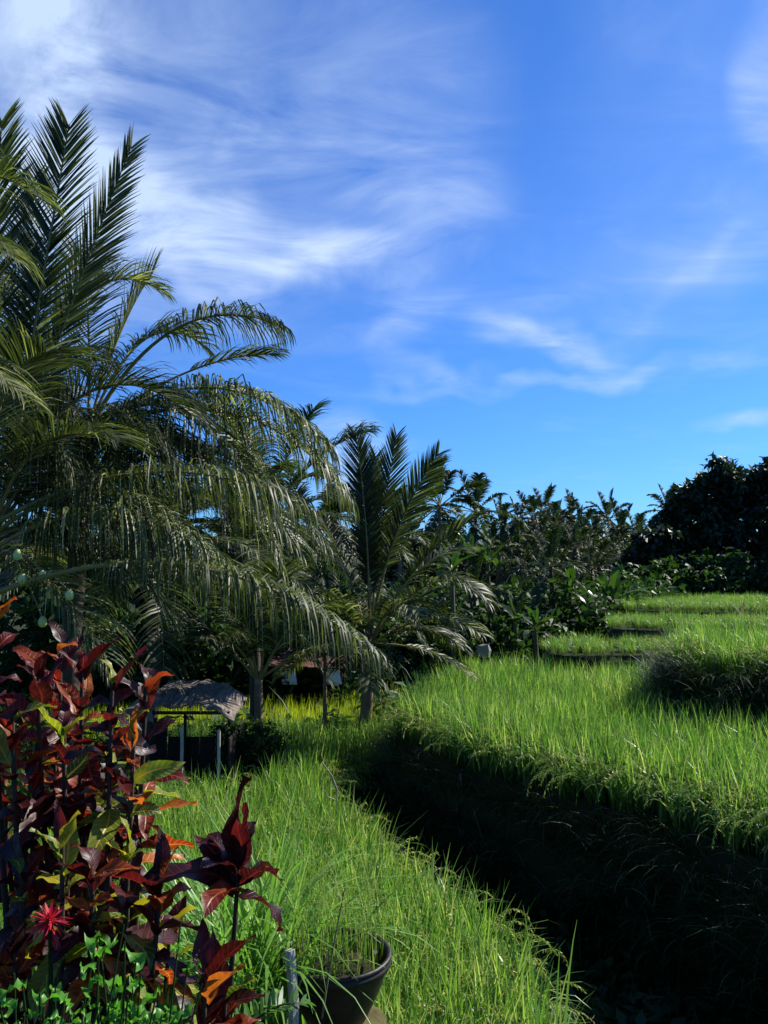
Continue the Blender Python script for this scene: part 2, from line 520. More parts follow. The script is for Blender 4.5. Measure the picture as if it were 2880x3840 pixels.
def terrace(name, poly, ztop, zbot, slope=.28):
    P = resample(poly, .35); N = outward(P)
    H = ztop - zbot
    rings = []
    rr = np.random.default_rng(len(P))
    for f in (0, .05, .25, .5, .75, 1.0):
        z = ztop - H * f
        off = (-.10 if f == 0 else .0) + f * H * slope + (rr.uniform(-.06, .06, len(P)) if 0 < f else 0)
        rings.append(np.column_stack([P + N * np.reshape(off, (-1, 1)), np.full(len(P), z)]))
    G = Geo(); n = len(P)
    i, j = np.meshgrid(np.arange(len(rings) - 1), np.arange(n), indexing='ij')
    a = i * n + j; b = i * n + (j + 1) % n
    G.add(np.vstack(rings), np.stack([a, b, b + n, a + n], -1).reshape(-1, 4))
    # top as a grid of cells kept inside plus an n-gon by triangulation
    from mathutils.geometry import tessellate_polygon
    top = rings[0]
    tris = tessellate_polygon([[Vector(p) for p in top]])
    G.add(top, np.array(tris))
    o = G.build(name, M['bank'], smooth=False)
    o['kind'] = 'structure'
    return P

HR = .86                                      # rice height
def zpoly(pix, z):
    return [tuple(atz(px, py, z)[:2]) for px, py in pix]

Z_LF, Z_FF, Z_T1, Z_T2, Z_T3, Z_T4, Z_T5, Z_T6 = -3.0, -3.55, -2.0, -.97, -1.52, -1.22, -.98, -1.15
LF = zpoly([(569, 1024), (545, 960), (509, 903), (455, 868), (398, 829), (345, 790), (316, 760), (340, 742), (376, 733), (412, 712), (420, 692)], Z_LF)
LF = [(1.24, 3.6)] + LF + [(.2, 17.6), (-2, 17.4), (-5, 17.0), (-9, 16.5), (-9.5, 4.5), (-3, 4.3), (-.6, 4.6), (.2, 3.9)]
FF = [(-11, 18.6), (-5, 18.9), (-1.5, 19.3), (.1, 19.4), (.75, 21.5), (.95, 25), (.5, 26.8), (-.6, 25.4), (-1.6, 23.8), (-2.6, 22.9), (-6, 22.9), (-11, 22.4)]
T1 = zpoly([(400, 686), (440, 702), (520, 720), (600, 734), (680, 752), (770, 778)], Z_T1)
T1 = T1 + [(5.2, 5.4), (7.5, 2.6), (10.5, 6.5), (8.6, 12.0), (6.4, 17.0), (6.0, 18.2), (4.0, 18.6)] + zpoly([(500, 652), (476, 652), (440, 664), (412, 678)], Z_T1)
T2 = [tuple(at(672, 640, 13.6)[:2]), tuple(at(704, 640, 12.9)[:2]), tuple(at(770, 640, 12.3)[:2]), (9.6, 11.0), (13, 10), (15, 14.5), (10, 15.6), tuple(at(700, 640, 15.8)[:2]), tuple(at(672, 640, 15.2)[:2])]
T3 = [tuple(at(542, 600, 18.7)[:2]), tuple(at(560, 600, 18.0)[:2]), tuple(at(612, 600, 18.1)[:2]), tuple(at(664, 600, 18.2)[:2]), (7.4, 18.6), (7.4, 20.2), (5.5, 20.2), (3.9, 20.0)]
T4 = [tuple(at(606, 600, 22.2)[:2]), tuple(at(640, 600, 21.6)[:2]), tuple(at(700, 600, 21.2)[:2]), (10.5, 20.4), (13, 23.5), (9, 25), tuple(at(614, 600, 25)[:2])]
T5 = [tuple(at(618, 600, 28.5)[:2]), tuple(at(660, 600, 27.5)[:2]), tuple(at(720, 600, 26.5)[:2]), (15, 25), (24, 25), (24, 34), (14, 35), tuple(at(640, 600, 33)[:2])]
T6 = [tuple(at(702, 600, 36)[:2]), tuple(at(730, 600, 35.4)[:2]), (17.6, 35.2), (28, 34), (28, 42), (16, 42)]
FIELDS = [('lower', LF, Z_LF), ('far', FF, Z_FF), ('t1', T1, Z_T1), ('t2', T2, Z_T2), ('t3', T3, Z_T3), ('t4', T4, Z_T4), ('t5', T5, Z_T5), ('t6', T6, Z_T6)]
HRF = {'t2': .74, 't3': .42, 't4': .42, 't5': .45, 't6': .45}          # the rice stands shorter on the upper terraces
OUTL = {}
for key, poly, z in FIELDS:
    OUTL[key] = terrace('terrace', poly, z - HRF.get(key, HR), (-5.2 if key in ('lower', 't1', 'far') else -4.6), .16 if key == 't1' else .25)

# the garden edge under the viewer, where the crotons grow
YARD = [(-4.2, -3), (1.6, -3), (.9, .6), (-.15, 1.7), (-.35, 2.9), (-1.2, 3.6), (-4.2, 3.9)]
terrace('garden_bank', YARD, -1.9, -5.2, 1.05)

# ------------------------------------------------------------------ scatter (uncountable plants): tufts kept in the object's own mesh
def scatter(name, variants, pts, rots, scl, pick, mats, label, cat):
    G = Geo()
    ids = []
    for k, g in enumerate(variants):
        V, Fl, t, u, v, m = g.arrays()
        base = G.n
        for F in Fl:
            pass
        off = 0
        G.V.append(V); G.t.append(t); G.u.append(u); G.v.append(v); G.m.append(m)
        for F in Fl:
            G.F.append(F + base)
        G.n += len(V)
        ids.append(np.full(len(V), k))
    nt_, npnt = G.n, len(pts)
    G.V.append(np.asarray(pts, float)); z = np.zeros(npnt)
    G.t.append(z); G.u.append(z); G.v.append(z); G.n += npnt
    ids.append(np.full(npnt, -1))
    me = G.mesh(name, mats)
    def at_(nm, typ, arr, field='value'):
        a = me.attributes.new(nm, typ, 'POINT'); a.data.foreach_set(field, arr.ravel())
    at_('vid', 'INT', np.concatenate(ids).astype(np.int32))
    at_('pick', 'INT', np.concatenate([np.zeros(nt_), pick]).astype(np.int32))
    at_('scl', 'FLOAT', np.concatenate([np.ones(nt_), scl]).astype(np.float32))
    at_('rot', 'FLOAT_VECTOR', np.vstack([np.zeros((nt_, 3)), rots]).astype(np.float32), 'vector')
    o = link(name, me)
    ng = bpy.data.node_groups.new(name, 'GeometryNodeTree')
    ng.interface.new_socket('Geometry', in_out='INPUT', socket_type='NodeSocketGeometry')
    ng.interface.new_socket('Geometry', in_out='OUTPUT', socket_type='NodeSocketGeometry')
    N, L = ng.nodes, ng.links
    gi, go = N.new('NodeGroupInput'), N.new('NodeGroupOutput')
    def named(nm, typ):
        n = N.new('GeometryNodeInputNamedAttribute'); n.data_type = typ
        n.inputs['Name'].default_value = nm
        return n.outputs['Attribute']
    vid = named('vid', 'INT')
    def sep_(k):
        cmp_ = N.new('FunctionNodeCompare'); cmp_.data_type = 'INT'; cmp_.operation = 'EQUAL'
        L.new(vid, cmp_.inputs[2]); cmp_.inputs[3].default_value = k
        s = N.new('GeometryNodeSeparateGeometry'); s.domain = 'POINT'
        L.new(gi.outputs[0], s.inputs[0]); L.new(cmp_.outputs[0], s.inputs[1])
        return s.outputs[0]
    g2i = N.new('GeometryNodeGeometryToInstance')
    for k in reversed(range(len(variants))):
        L.new(sep_(k), g2i.inputs[0])
    iop = N.new('GeometryNodeInstanceOnPoints')
    L.new(sep_(-1), iop.inputs['Points'])
    L.new(g2i.outputs[0], iop.inputs['Instance'])
    iop.inputs['Pick Instance'].default_value = True
    L.new(named('pick', 'INT'), iop.inputs['Instance Index'])
    L.new(named('rot', 'FLOAT_VECTOR'), iop.inputs['Rotation'])
    L.new(named('scl', 'FLOAT'), iop.inputs['Scale'])
    L.new(iop.outputs[0], go.inputs[0])
    md = o.modifiers.new('scatter', 'NODES'); md.node_group = ng
    tag(o, label, cat, kind='stuff')
    return o

def blade(G, base, az, L, wid, lean, bend, seg=5, tint=.5, mat=0, twist=0.0):
    """one grass blade: starts leaning by `lean` and bows over by `bend` radians"""
    t = np.linspace(0, 1, seg + 1)
    ang = lean + bend * t ** 1.7
    ds = L / seg
    h = np.concatenate([[0], np.cumsum(np.sin((ang[1:] + ang[:-1]) / 2) * ds)])
    z = np.concatenate([[0], np.cumsum(np.cos((ang[1:] + ang[:-1]) / 2) * ds)])
    d = np.array([math.cos(az), math.sin(az), 0])
    P = np.asarray(base)[None] + h[:, None] * d + z[:, None] * UP
    s = np.array([-math.sin(az + twist), math.cos(az + twist), 0.0])
    wprof = wid * .5 * np.clip(np.minimum(.55 + t * 3, 1), 0, 1) * np.clip(1.04 - t ** 3, .05, 1)
    G.ribbon(P, wprof[:, None] * s, tint, mat)
    return P

def rice_tuft(rr, heads=5, n=25, spread=.045):
    G = Geo()
    for k in range(n):
        b = np.array([rr.normal(0, spread), rr.normal(0, spread), 0])
        az = rr.uniform(0, 2 * math.pi)
        c = rr.random()
        if c < .35:      # stiff flag leaf
            L, lean, bend = rr.uniform(.68, .98), abs(rr.normal(.10, .09)), rr.uniform(.05, .5)
        elif c < .75:    # bowed leaf
            L, lean, bend = rr.uniform(.62, .95), rr.uniform(.08, .35), rr.uniform(.8, 2.0)
        else:            # leaf folded over at the tip
            L, lean, bend = rr.uniform(.70, .98), rr.uniform(.05, .22), rr.uniform(2.0, 3.2)
        blade(G, b, az, L, rr.uniform(.012, .022), lean, bend, 6, min(1, rr.beta(1.4, 1.8) + (.4 if rr.random() < .06 else 0)), 0, rr.uniform(-.9, .9))
    for k in range(heads):
        b = np.array([rr.normal(0, spread), rr.normal(0, spread), 0])
        az = rr.uniform(0, 2 * math.pi)
        P = blade(G, b, az, rr.uniform(.80, 1.02), .005, rr.uniform(.03, .2), rr.uniform(1.8, 3.0), 10, .5, 1)
        m = 30
        t = np.linspace(.60, 1, m)
        q = np.array([np.interp(t, np.linspace(0, 1, len(P)), P[:, c]) for c in range(3)]).T
        D_ = np.tile(nrm(P[-1] - P[-3]), (m, 1)) + rr.normal(0, .5, (m, 3)) - np.array([0, 0, .6])
        G.kites(q, D_, rr.normal(0, 1, (m, 3)), rr.uniform(.030, .055, m), rr.uniform(.009, .015, m), np.full(m, rr.random()), 1)
    return G

def droop_tuft(rr, n=26, dry=.25):
    """coarse grass hanging from a bank"""
    G = Geo()
    for k in range(n):
        az = rr.normal(0, .9)
        b = np.array([rr.normal(0, .06), rr.normal(0, .24), 0])
        d = rr.random() < dry
        blade(G, b, az, rr.uniform(.35, .85), rr.uniform(.007, .013), rr.uniform(.2, .9), rr.uniform(.9, 2.1), 5, rr.random(), 1 if d else 0, rr.uniform(-.5, .5))
    return G

def weed_tuft(rr, n=26):
    G = Geo()
    k = n
    c = np.column_stack([rr.normal(0, .10, k), rr.normal(0, .10, k), rr.uniform(.02, .28, k)])
    az = rr.uniform(0, 6.28, k); el = rr.uniform(-.3, .8, k)
    D = np.column_stack([np.cos(az) * np.cos(el), np.sin(az) * np.cos(el), np.sin(el)])
    G.kites(c, D, np.tile(UP, (k, 1)) + rr.normal(0, .35, (k, 3)), rr.uniform(.07, .16, k), rr.uniform(.035, .07, k), rr.random(k), 0)
    for q in range(8):
        blade(G, (rr.normal(0, .08), rr.normal(0, .08), 0), rr.uniform(0, 6.28), rr.uniform(.25, .5), .008, rr.uniform(.1, .5), rr.uniform(.3, 1.4), 4, rr.random(), 0)
    return G

rr = np.random.default_rng(11)
RICE = [rice_tuft(rr, h) for h in (5, 7, 4, 9, 6, 3)]
RICE_FAR = [rice_tuft(rr, 3, 24, .07) for _ in range(4)]
DROOP = [droop_tuft(rr, 60, .05) for _ in range(5)]
WEED1 = [weed_tuft(rr) for _ in range(5)]

HUT = np.array(at(196, 735, 13.9)[:2])
def merge(tufts, offs, yaws, scl):
    """several tufts set side by side as one patch"""
    G = Geo()
    for g, o, y, q in zip(tufts, offs, yaws, scl):
        V, Fl, t, u, v, m = g.arrays()
        c, s_ = math.cos(y), math.sin(y)
        W = np.column_stack([V[:, 0] * c - V[:, 1] * s_, V[:, 0] * s_ + V[:, 1] * c, V[:, 2]]) * q + np.asarray(o)
        base = G.n
        G.V.append(W); G.t.append(t); G.u.append(u); G.v.append(v); G.m.append(m)
        for F in Fl:
            G.F.append(F + base)
        G.n += len(V)
    return G

def patch_set(tufts, n, step, cnt, rr):
    out = []
    for _ in range(cnt):
        ii = np.array([(i, j) for i in range(n) for j in range(n)])
        offs = np.column_stack([(ii - (n - 1) / 2) * step + rr.uniform(-.4, .4, (n * n, 2)) * step, np.zeros(n * n)])
        out.append(merge([tufts[k] for k in rr.integers(0, len(tufts), n * n)], offs, rr.uniform(0, 6.28, n * n), rr.uniform(.86, 1.12, n * n)))
    return out

def blocked(p):
    return ((np.abs(p[:, 0] - HUT[0]) < 1.35) & (p[:, 1] > HUT[1] - 1.5) & (p[:, 1] < HUT[1] + 1.5)) | ((p[:, 0] < HUT[0] - .8) & (p[:, 1] > HUT[1] - 1.0))

def plant_rice(key, step, tufts, mats, label, lean=.13, margin=.22):
    poly, z = [(f[1], f[2]) for f in FIELDS if f[0] == key][0]
    out = OUTL[key]
    rr = np.random.default_rng(len(key) * 17 + int(abs(z) * 100))
    n = 5; cell = n * step
    patches = patch_set(tufts, n, step, 7, rr)
    hr = HRF.get(key, HR); sh = hr / HR
    lo, hi = out.min(0), out.max(0)
    pts, rots, scl, pick = [], [], [], []
    k = np.array([(i, j) for i in range(n) for j in range(n)])
    for cx in np.arange(lo[0] - .1, hi[0] + cell, cell):
        for cy in np.arange(lo[1] - .1, hi[1] + cell, cell):
            h = cell / 2 + .12
            cor = np.array([(cx + a * h, cy + b * h) for a in (-1, 0, 1) for b in (-1, 0, 1)])
            ins = inside(cor, out)
            if key == 'lower':
                ins &= ~blocked(cor)
            g = .5 + .5 * math.sin(cx * 1.3 + 1.7 * math.sin(cy * .8)) * math.cos(cy * 1.1)
            if ins.all():
                pts.append((cx, cy, z - hr)); rots.append((rr.normal(0, .025), rr.normal(0, .025), rr.integers(0, 4) * math.pi / 2))
                scl.append((.95 + .09 * g) * sh); pick.append(len(tufts) + rr.integers(0, 7))
                continue
            q = np.array([cx, cy]) + (k - (n - 1) / 2) * step + rr.uniform(-.42, .42, (n * n, 2)) * step
            q = q[inside(q, out)]
            if key == 'lower' and len(q):
                q = q[~blocked(q)]
            if not len(q):
                continue
            d, N = edge_info(q, out)
            for i in range(len(q)):
                a = max(0, 1 - d[i] / margin) * lean * rr.uniform(.3, 1.4) + abs(rr.normal(0, .04))
                ax = Vector((-N[i][1], N[i][0], 0))
                rots.append(tuple((Matrix.Rotation(a, 3, ax) @ Matrix.Rotation(rr.uniform(0, 6.28), 3, 'Z')).to_euler()))
                pts.append((q[i][0], q[i][1], z - hr)); scl.append(sh * (.95 + .09 * g) * rr.uniform(.82, 1.15)); pick.append((2, 5, 2, 5, 0)[rr.integers(0, 5)] if d[i] < .35 and len(tufts) > 5 else rr.integers(0, len(tufts)))
    scatter('rice_crop', list(tufts) + patches, np.array(pts), np.array(rots), np.array(scl), np.array(pick), mats, label, 'rice')

rm = [M['rice'], M['panicle']]
ry = [M['rice_yellow'], M['panicle']]
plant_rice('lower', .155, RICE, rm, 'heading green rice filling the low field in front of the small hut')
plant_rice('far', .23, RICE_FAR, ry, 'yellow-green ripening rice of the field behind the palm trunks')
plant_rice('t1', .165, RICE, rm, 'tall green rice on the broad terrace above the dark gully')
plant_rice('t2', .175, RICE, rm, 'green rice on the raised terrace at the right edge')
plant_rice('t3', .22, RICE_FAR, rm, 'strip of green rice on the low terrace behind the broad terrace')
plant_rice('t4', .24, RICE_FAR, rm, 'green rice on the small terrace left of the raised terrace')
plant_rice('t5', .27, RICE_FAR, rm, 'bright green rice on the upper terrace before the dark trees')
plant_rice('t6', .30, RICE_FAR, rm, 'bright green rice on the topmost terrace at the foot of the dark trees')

WEED = [merge([WEED1[k] for k in rr.integers(0, 5, 9)], np.column_stack([rr.uniform(-.4, .4, (9, 2)), np.zeros(9)]), rr.uniform(0, 6.28, 9), rr.uniform(.6, 1.3, 9)) for _ in range(5)]

# grass hanging over the banks
def bank_grass():
    P, Rr, S, K = [], [], [], []
    rr = np.random.default_rng(5)
    for key, poly, z in FIELDS:
        o = OUTL[key]; N = outward(o)
        if key in ('t3', 't4', 't5', 't6'):
            continue
        rows = 5 if key in ('t1', 't2') else 3
        for row in range(rows):
            for i in range(len(o)):
                for rep in range(1):
                    f = row / rows + rr.uniform(0, .2)
                    H = 1.5 if key in ('t1', 'lower') else .55
                    q = o[i] + N[i] * (.02 + f * H * .2) + rr.normal(0, .10, 2)
                    P.append((q[0], q[1], z - HRF.get(key, HR) - f * H + .0))
                    Rr.append((0, rr.uniform(0, .4), math.atan2(N[i][1], N[i][0]) + rr.normal(0, .45)))
                    S.append(rr.uniform(.6, 1.15)); K.append(rr.integers(0, 5))
    scatter('bank_grass', DROOP, np.array(P), np.array(Rr), np.array(S), np.array(K), [M['weed'], M['straw']],
            'coarse grass and dry straw hanging over the terrace banks', 'grass')
bank_grass()

def gully_weeds():
    rr = np.random.default_rng(9)
    p = np.column_stack([rr.uniform(-1.5, 7, 900), rr.uniform(1.5, 15, 900)])
    keep = ~inside(p, OUTL['lower']) & ~inside(p, OUTL['t1'])
    keep &= ~inside(p, np.array(YARD))
    p = p[keep]
    pts = np.column_stack([p, gh(p[:, 0], p[:, 1]) - .02])
    n = len(p)
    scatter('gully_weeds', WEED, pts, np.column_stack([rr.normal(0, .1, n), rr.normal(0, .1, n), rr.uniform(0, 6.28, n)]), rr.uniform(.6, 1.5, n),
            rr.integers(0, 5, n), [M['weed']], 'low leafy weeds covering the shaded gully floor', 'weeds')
gully_weeds()

def undergrowth():
    """low tangle under the far trees and around the garden bank"""
    rr = np.random.default_rng(19)
    a = np.column_stack([rr.uniform(-14, 14, 900), rr.uniform(17, 44, 900)])
    b = np.column_stack([rr.uniform(-10, 1.6, 220), rr.uniform(1.0, 5.0, 220)])
    p = np.vstack([a, b])
    keep = np.ones(len(p), bool)
    for k in OUTL:
        keep &= ~inside(p, OUTL[k])
    keep &= ~((p[:, 0] > -1.5) & (p[:, 1] < 6))
    p = p[keep]
    z = gh(p[:, 0], p[:, 1])
    iny = inside(p, np.array(YARD)); z[iny] = -1.9
    n = len(p)
    s = np.where(p[:, 1] > 12, rr.uniform(1.6, 3.4, n), rr.uniform(.6, 1.1, n))
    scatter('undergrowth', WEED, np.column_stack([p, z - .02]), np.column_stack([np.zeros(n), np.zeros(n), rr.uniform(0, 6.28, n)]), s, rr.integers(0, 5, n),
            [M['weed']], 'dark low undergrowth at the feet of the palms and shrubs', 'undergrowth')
undergrowth()

# ------------------------------------------------------------------ palms
def bezier(P0, P1, P2, n):
    t = np.linspace(0, 1, n)[:, None]
    return (1 - t) ** 2 * P0 + 2 * t * (1 - t) * P1 + t ** 2 * P2

def frond_geo(P0, P1, P2, pairs, leaf, width, rr, start=.2, droop=.5, face=None, fwd=.75, rach=.022, ragged=.1, tint0=.0, seg=4, stalk=None):
    """a feather frond along a curve: rachis tube (material 1) and hanging leaflets (material 0)"""
    P0, P1, P2 = (np.asarray(p, float) for p in (P0, P1, P2))
    G = Geo()
    n = 22
    Q = bezier(P0, P1, P2, n)
    tt = np.linspace(0, 1, n)
    (G if stalk is None else stalk).tube(Q, rach * (1.25 - 1.05 * tt) + .002, 5, .5, 1 if stalk is None else 0, cap=False)
    T = nrm(np.gradient(Q, axis=0))
    for k in range(pairs):
        t = start + (1 - start) * (k + .5) / pairs
        p = np.array([np.interp(t, tt, Q[:, c]) for c in range(3)])
        tg = nrm(np.array([np.interp(t, tt, T[:, c]) for c in range(3)]))
        if face is not None:
            S = nrm(np.cross(tg, face))
        else:
            S = np.cross(tg, UP)
            S = nrm(S) if np.linalg.norm(S) > .12 else nrm(np.cross(tg, np.array([0, 1., .2])))
        Nn = np.cross(S, tg)
        e = (t - start) / (1 - start)
        ll = leaf * (.45 + 1.25 * e if e < .35 else (.89 + .11 * math.sin((e - .35) * 4) if e < .65 else 1.0 - 1.75 * (e - .65) ** 1.15)) * rr.uniform(.86, 1.08)
        ll = max(ll, leaf * .3)
        for sg in (-1, 1):
            if rr.random() < ragged * .5:
                continue
            f = fwd * (.75 + .9 * e) + rr.normal(0, .07)
            d = nrm(S * sg + tg * f + Nn * (.35 + rr.normal(0, .10)))
            l2 = ll * (rr.uniform(.45, .9) if rr.random() < ragged else 1)
            g = droop * rr.uniform(.75, 1.3)
            ds = l2 / seg
            pts = [p + rr.normal(0, .006, 3)]
            dirs = [d]
            for q in range(seg):
                pts.append(pts[-1] + d * ds)
                d = nrm(d + np.array([0, 0, -1.]) * g * (q + 1.0) / seg)
                dirs.append(d)
            pts = np.array(pts); dirs = np.array(dirs)
            W = tg[None] - (dirs @ tg)[:, None] * dirs
            tw = rr.normal(0, .55)
            W = nrm(W); W = W * math.cos(tw) + np.cross(dirs, W) * math.sin(tw)
            wp = width * .5 * np.array([.7, 1.0, .9, .62, .10])[:seg + 1] if seg == 4 else width * .5 * np.array([.8, 1, .7, .1])
            G.ribbon(pts, W * wp[:, None], min(1, max(0, rr.beta(1.2, 1.9) + tint0 + (.25 if rr.random() < .05 else 0))), 0)
    return G

def trunk_geo(P, r0, r1, rr, rings=True, sides=12):
    G = Geo()
    P = np.asarray(P, float); n = 40
    t = np.linspace(0, 1, n)
    k = np.linspace(0, 1, len(P))
    Q = np.array([np.interp(t, k, P[:, c]) for c in range(3)]).T
    r = r0 + (r1 - r0) * t + .3 * r0 * np.exp(-t * 9)
    r = r * (1 + (.05 * np.where(np.arange(n) % 3 == 0, 1, -.3) if rings else 0))
    G.tube(Q, r, sides, rr.uniform(.3, .8, n).repeat(sides), 0)
    return G

def palm_tree(label, base, crown, fronds, r=.12, group=None, name='coconut_palm', pale=True, far=False, seed=1, up=None, **kw):
    """fronds: list of (control, tip, options) in world coordinates, bespoke curves from the crown"""
    rr = np.random.default_rng(seed)
    base = np.asarray(base, float); crown = np.asarray(crown, float)
    t = thing(name, base, label, 'palm tree', group)
    mid = (base + crown) / 2 + np.array([rr.normal(0, .05), 0, 0])
    G = trunk_geo(np.array([base - [0, 0, .15], mid, crown + [0, 0, .1]]) - base, r * 1.15, r, rr)
    G.build('trunk', M['bark_pale'] if pale else M['bark_dark'], t)
    for (p0, p1, p2, op) in fronds:
        o = dict(pairs=78, leaf=.85, width=.0185, droop=.5, rach=.02)
        o.update(op)
        o['pairs'] = int(o['pairs'] * (1.6 if crown[1] < 11 else 1.35)); o['leaf'] *= 1.16 if o['droop'] < .9 else 1.3; o['width'] = (.0028 if 'face' in o and crown[1] < 12 else .0019) * max(9.5, crown[1]); o['tint0'] = o.get('tint0', 0) + rr.uniform(-.12, .14)
        st = Geo()
        g = frond_geo(np.asarray(p0) - base, np.asarray(p1) - base, np.asarray(p2) - base, rr=rr, stalk=st, **o)
        f = g.build('frond', M['frond_far'] if far else M['frond'], t)
        st.build('rachis', M['rachis'], f)
    return t

def D(x, y, depth):
    """point at a position of the 1659-wide study picture"""
    return at(x * .463, y * .463, depth)

def random_fronds(crown, n, L, seed, depth_bias=0.0, emin=-.15, emax=1.35, azs=None, **op):
    rr = np.random.default_rng(seed)
    out = []
    for k in range(n):
        az = (k * 2.39996 + rr.normal(0, .2)) if azs is None else rr.uniform(*azs)
        e = emin + (emax - emin) * ((k + .5) / n) ** .85
        l = L * rr.uniform(.85, 1.1)
        h = np.array([math.cos(az), math.sin(az), 0])
        d0 = h * math.cos(e) + UP * math.sin(e)
        sag = l * (.10 + .42 * math.cos(e) ** 1.2)
        p0 = crown + h * .08
        p1 = crown + d0 * l * .55
        p2 = crown + d0 * l - UP * sag
        o = dict(op); o.setdefault('droop', .35 + .35 * math.cos(e))
        out.append((p0, p1, p2, o))
    return out

def near_palms():
    # A: the big palm at the left edge, its crown just outside the frame
    cA = D(-45, 1200, 9.6); bA = np.array([cA[0] - .1, cA[1] + .1, -4.0])
    up_face = np.array([.15, -1., .1])
    fA = [
        (D(20, 1050, 9.5), D(85, 640, 9.3), D(150, 268, 9.2), dict(pairs=84, leaf=.66, face=up_face, droop=.10, fwd=1.0, start=.22, rach=.026)),
        (D(30, 1050, 9.6), D(95, 790, 9.6), D(283, 318, 9.7), dict(pairs=80, leaf=.60, face=np.array([.8, -.6, .1]), droop=.12, fwd=1.5, start=.25, tint0=.05)),
        (D(0, 1050, 9.4), D(-30, 640, 9.2), D(5, 262, 9.0), dict(pairs=80, leaf=.66, face=up_face, droop=.10, fwd=1.0)),
        (D(10, 1050, 9.8), D(60, 700, 10.3), D(75, 380, 10.6), dict(pairs=70, leaf=.6, face=up_face, droop=.15, fwd=.9)),
        (D(10, 1060, 9.9), D(140, 500, 10.3), D(345, 625, 10.6), dict(pairs=74, leaf=.62, droop=.5, fwd=.8, tint0=.1)),
        (D(0, 1080, 9.7), D(190, 700, 9.9), D(420, 900, 10.0), dict(pairs=74, leaf=.95, droop=.45)),
        (D(-10, 1130, 9.2), D(330, 930, 9.2), D(650, 1090, 9.4), dict(pairs=76, leaf=1.0, droop=2.2, start=.32, fwd=.3, rach=.024)),
        (D(-30, 1290, 8.6), D(430, 1095, 8.4), D(812, 1412, 8.6), dict(pairs=92, leaf=.86, droop=2.6, start=.30, fwd=.18, rach=.026, tint0=.2)),
        (D(-30, 1200, 9.0), D(200, 1020, 9.0), D(470, 1200, 9.2), dict(pairs=70, leaf=1.0, droop=2.2, fwd=.3)),
        (D(-30, 1220, 9.9), D(180, 1080, 10.2), D(360, 1330, 10.4), dict(pairs=66, leaf=.9, droop=.7, fwd=.6)),
        (D(-20, 1180, 9.3), D(40, 880, 8.9), D(240, 950, 8.6), dict(pairs=66, leaf=.9, droop=.55)),
        (D(-20, 1150, 9.1), D(-40, 800, 8.6), D(100, 760, 8.2), dict(pairs=66, leaf=.85, droop=.45)),
        (D(-40, 1150, 9.6), D(-160, 760, 9.6), D(-60, 640, 9.4), dict(pairs=66, leaf=.9, droop=.4, tint0=.12)),
        (D(-40, 1240, 9.3), D(90, 1160, 9.0), D(230, 1420, 8.7), dict(pairs=60, leaf=.75, droop=.7)),
    ]
    r3 = np.random.default_rng(5)
    for (x, y, cy) in ((300, 1130, 900), (430, 1180, 960), (150, 1050, 850), (520, 1240, 1060), (240, 1250, 1080), (120, 1180, 960), (360, 1000, 780), (90, 930, 720), (60, 600, 760), (200, 800, 700)):
        dd = r3.uniform(9.3, 11.0)
        fA.append((D(-20, 1160, 9.7), D(x * .5, cy, dd), D(x, y, dd + .3), dict(pairs=74, leaf=r3.uniform(.85, 1.05), droop=r3.uniform(1.2, 2.4), fwd=.35, tint0=r3.uniform(-.05, .12))))
    fA += random_fronds(cA, 9, 4.0, 31, emin=-.1, emax=1.0, azs=(1.6, 4.4), pairs=60, leaf=.85)
    tA = palm_tree('big coconut palm at the left edge, its tall upright fronds highest in the picture', bA, cA, fA, r=.17, seed=21)
    rr = np.random.default_rng(3)
    # small unripe nuts on a stalk, low in the crown
    st = Geo()
    S0 = D(20, 1190, 8.8) - bA
    for k, (x, y) in enumerate([(48, 1252), (92, 1246), (108, 1283), (150, 1287), (92, 1345), (125, 1300), (38, 1200)]):
        c = D(x, y, 8.55 + .06 * (k % 3)) - bA
        g = Geo()
        th = np.linspace(.0, math.pi, 7); ph = np.linspace(0, 2 * math.pi, 9)[:-1]
        V = np.array([[.048 * math.sin(a) * math.cos(b), .048 * math.sin(a) * math.sin(b), .062 * math.cos(a) * (1 + .18 * math.cos(a))] for a in th for b in ph])
        F = [[i * 8 + j, i * 8 + (j + 1) % 8, (i + 1) * 8 + (j + 1) % 8, (i + 1) * 8 + j] for i in range(6) for j in range(8)]
        g.add(V + c, F, .3 + .6 * rr.random())
        g.build('coconut', M['fruit'], tA)
        st.tube(bezier(S0, (S0 + c) / 2 + [0, 0, .12], c + [0, 0, .05], 6), .009, 4)
    st.build('fruit_stalk', M['rachis'], tA)

    # light green palm frond tips that come in from the left, nearer than the big palm
    cN = np.array([-6.6, 8.0, 2.2]); bN = np.array([-6.8, 8.0, -4.0])
    fN = [(cN, D(-120, 250, 7.8), D(72, 420, 7.7), dict(pairs=60, leaf=.75, droop=.6, tint0=.3)),
          (cN, D(-160, 350, 7.7), D(30, 560, 7.5), dict(pairs=60, leaf=.7, droop=.7, tint0=.25)),
          (cN, D(-200, 600, 7.8), D(40, 850, 7.6), dict(pairs=60, leaf=.75, droop=.6, tint0=.25))]
    fN += random_fronds(cN, 8, 3.0, 77, emin=.2, emax=1.2, azs=(1.7, 4.6), pairs=50, leaf=.7)
    palm_tree('palm beyond the left edge, only light green frond tips reaching in', bN, cN, fN, r=.13, seed=24)

    # B: behind it, with the arching fronds against the sky
    cB = D(190, 930, 12.0); bB = np.array([cB[0] - .2, cB[1], -4.2])
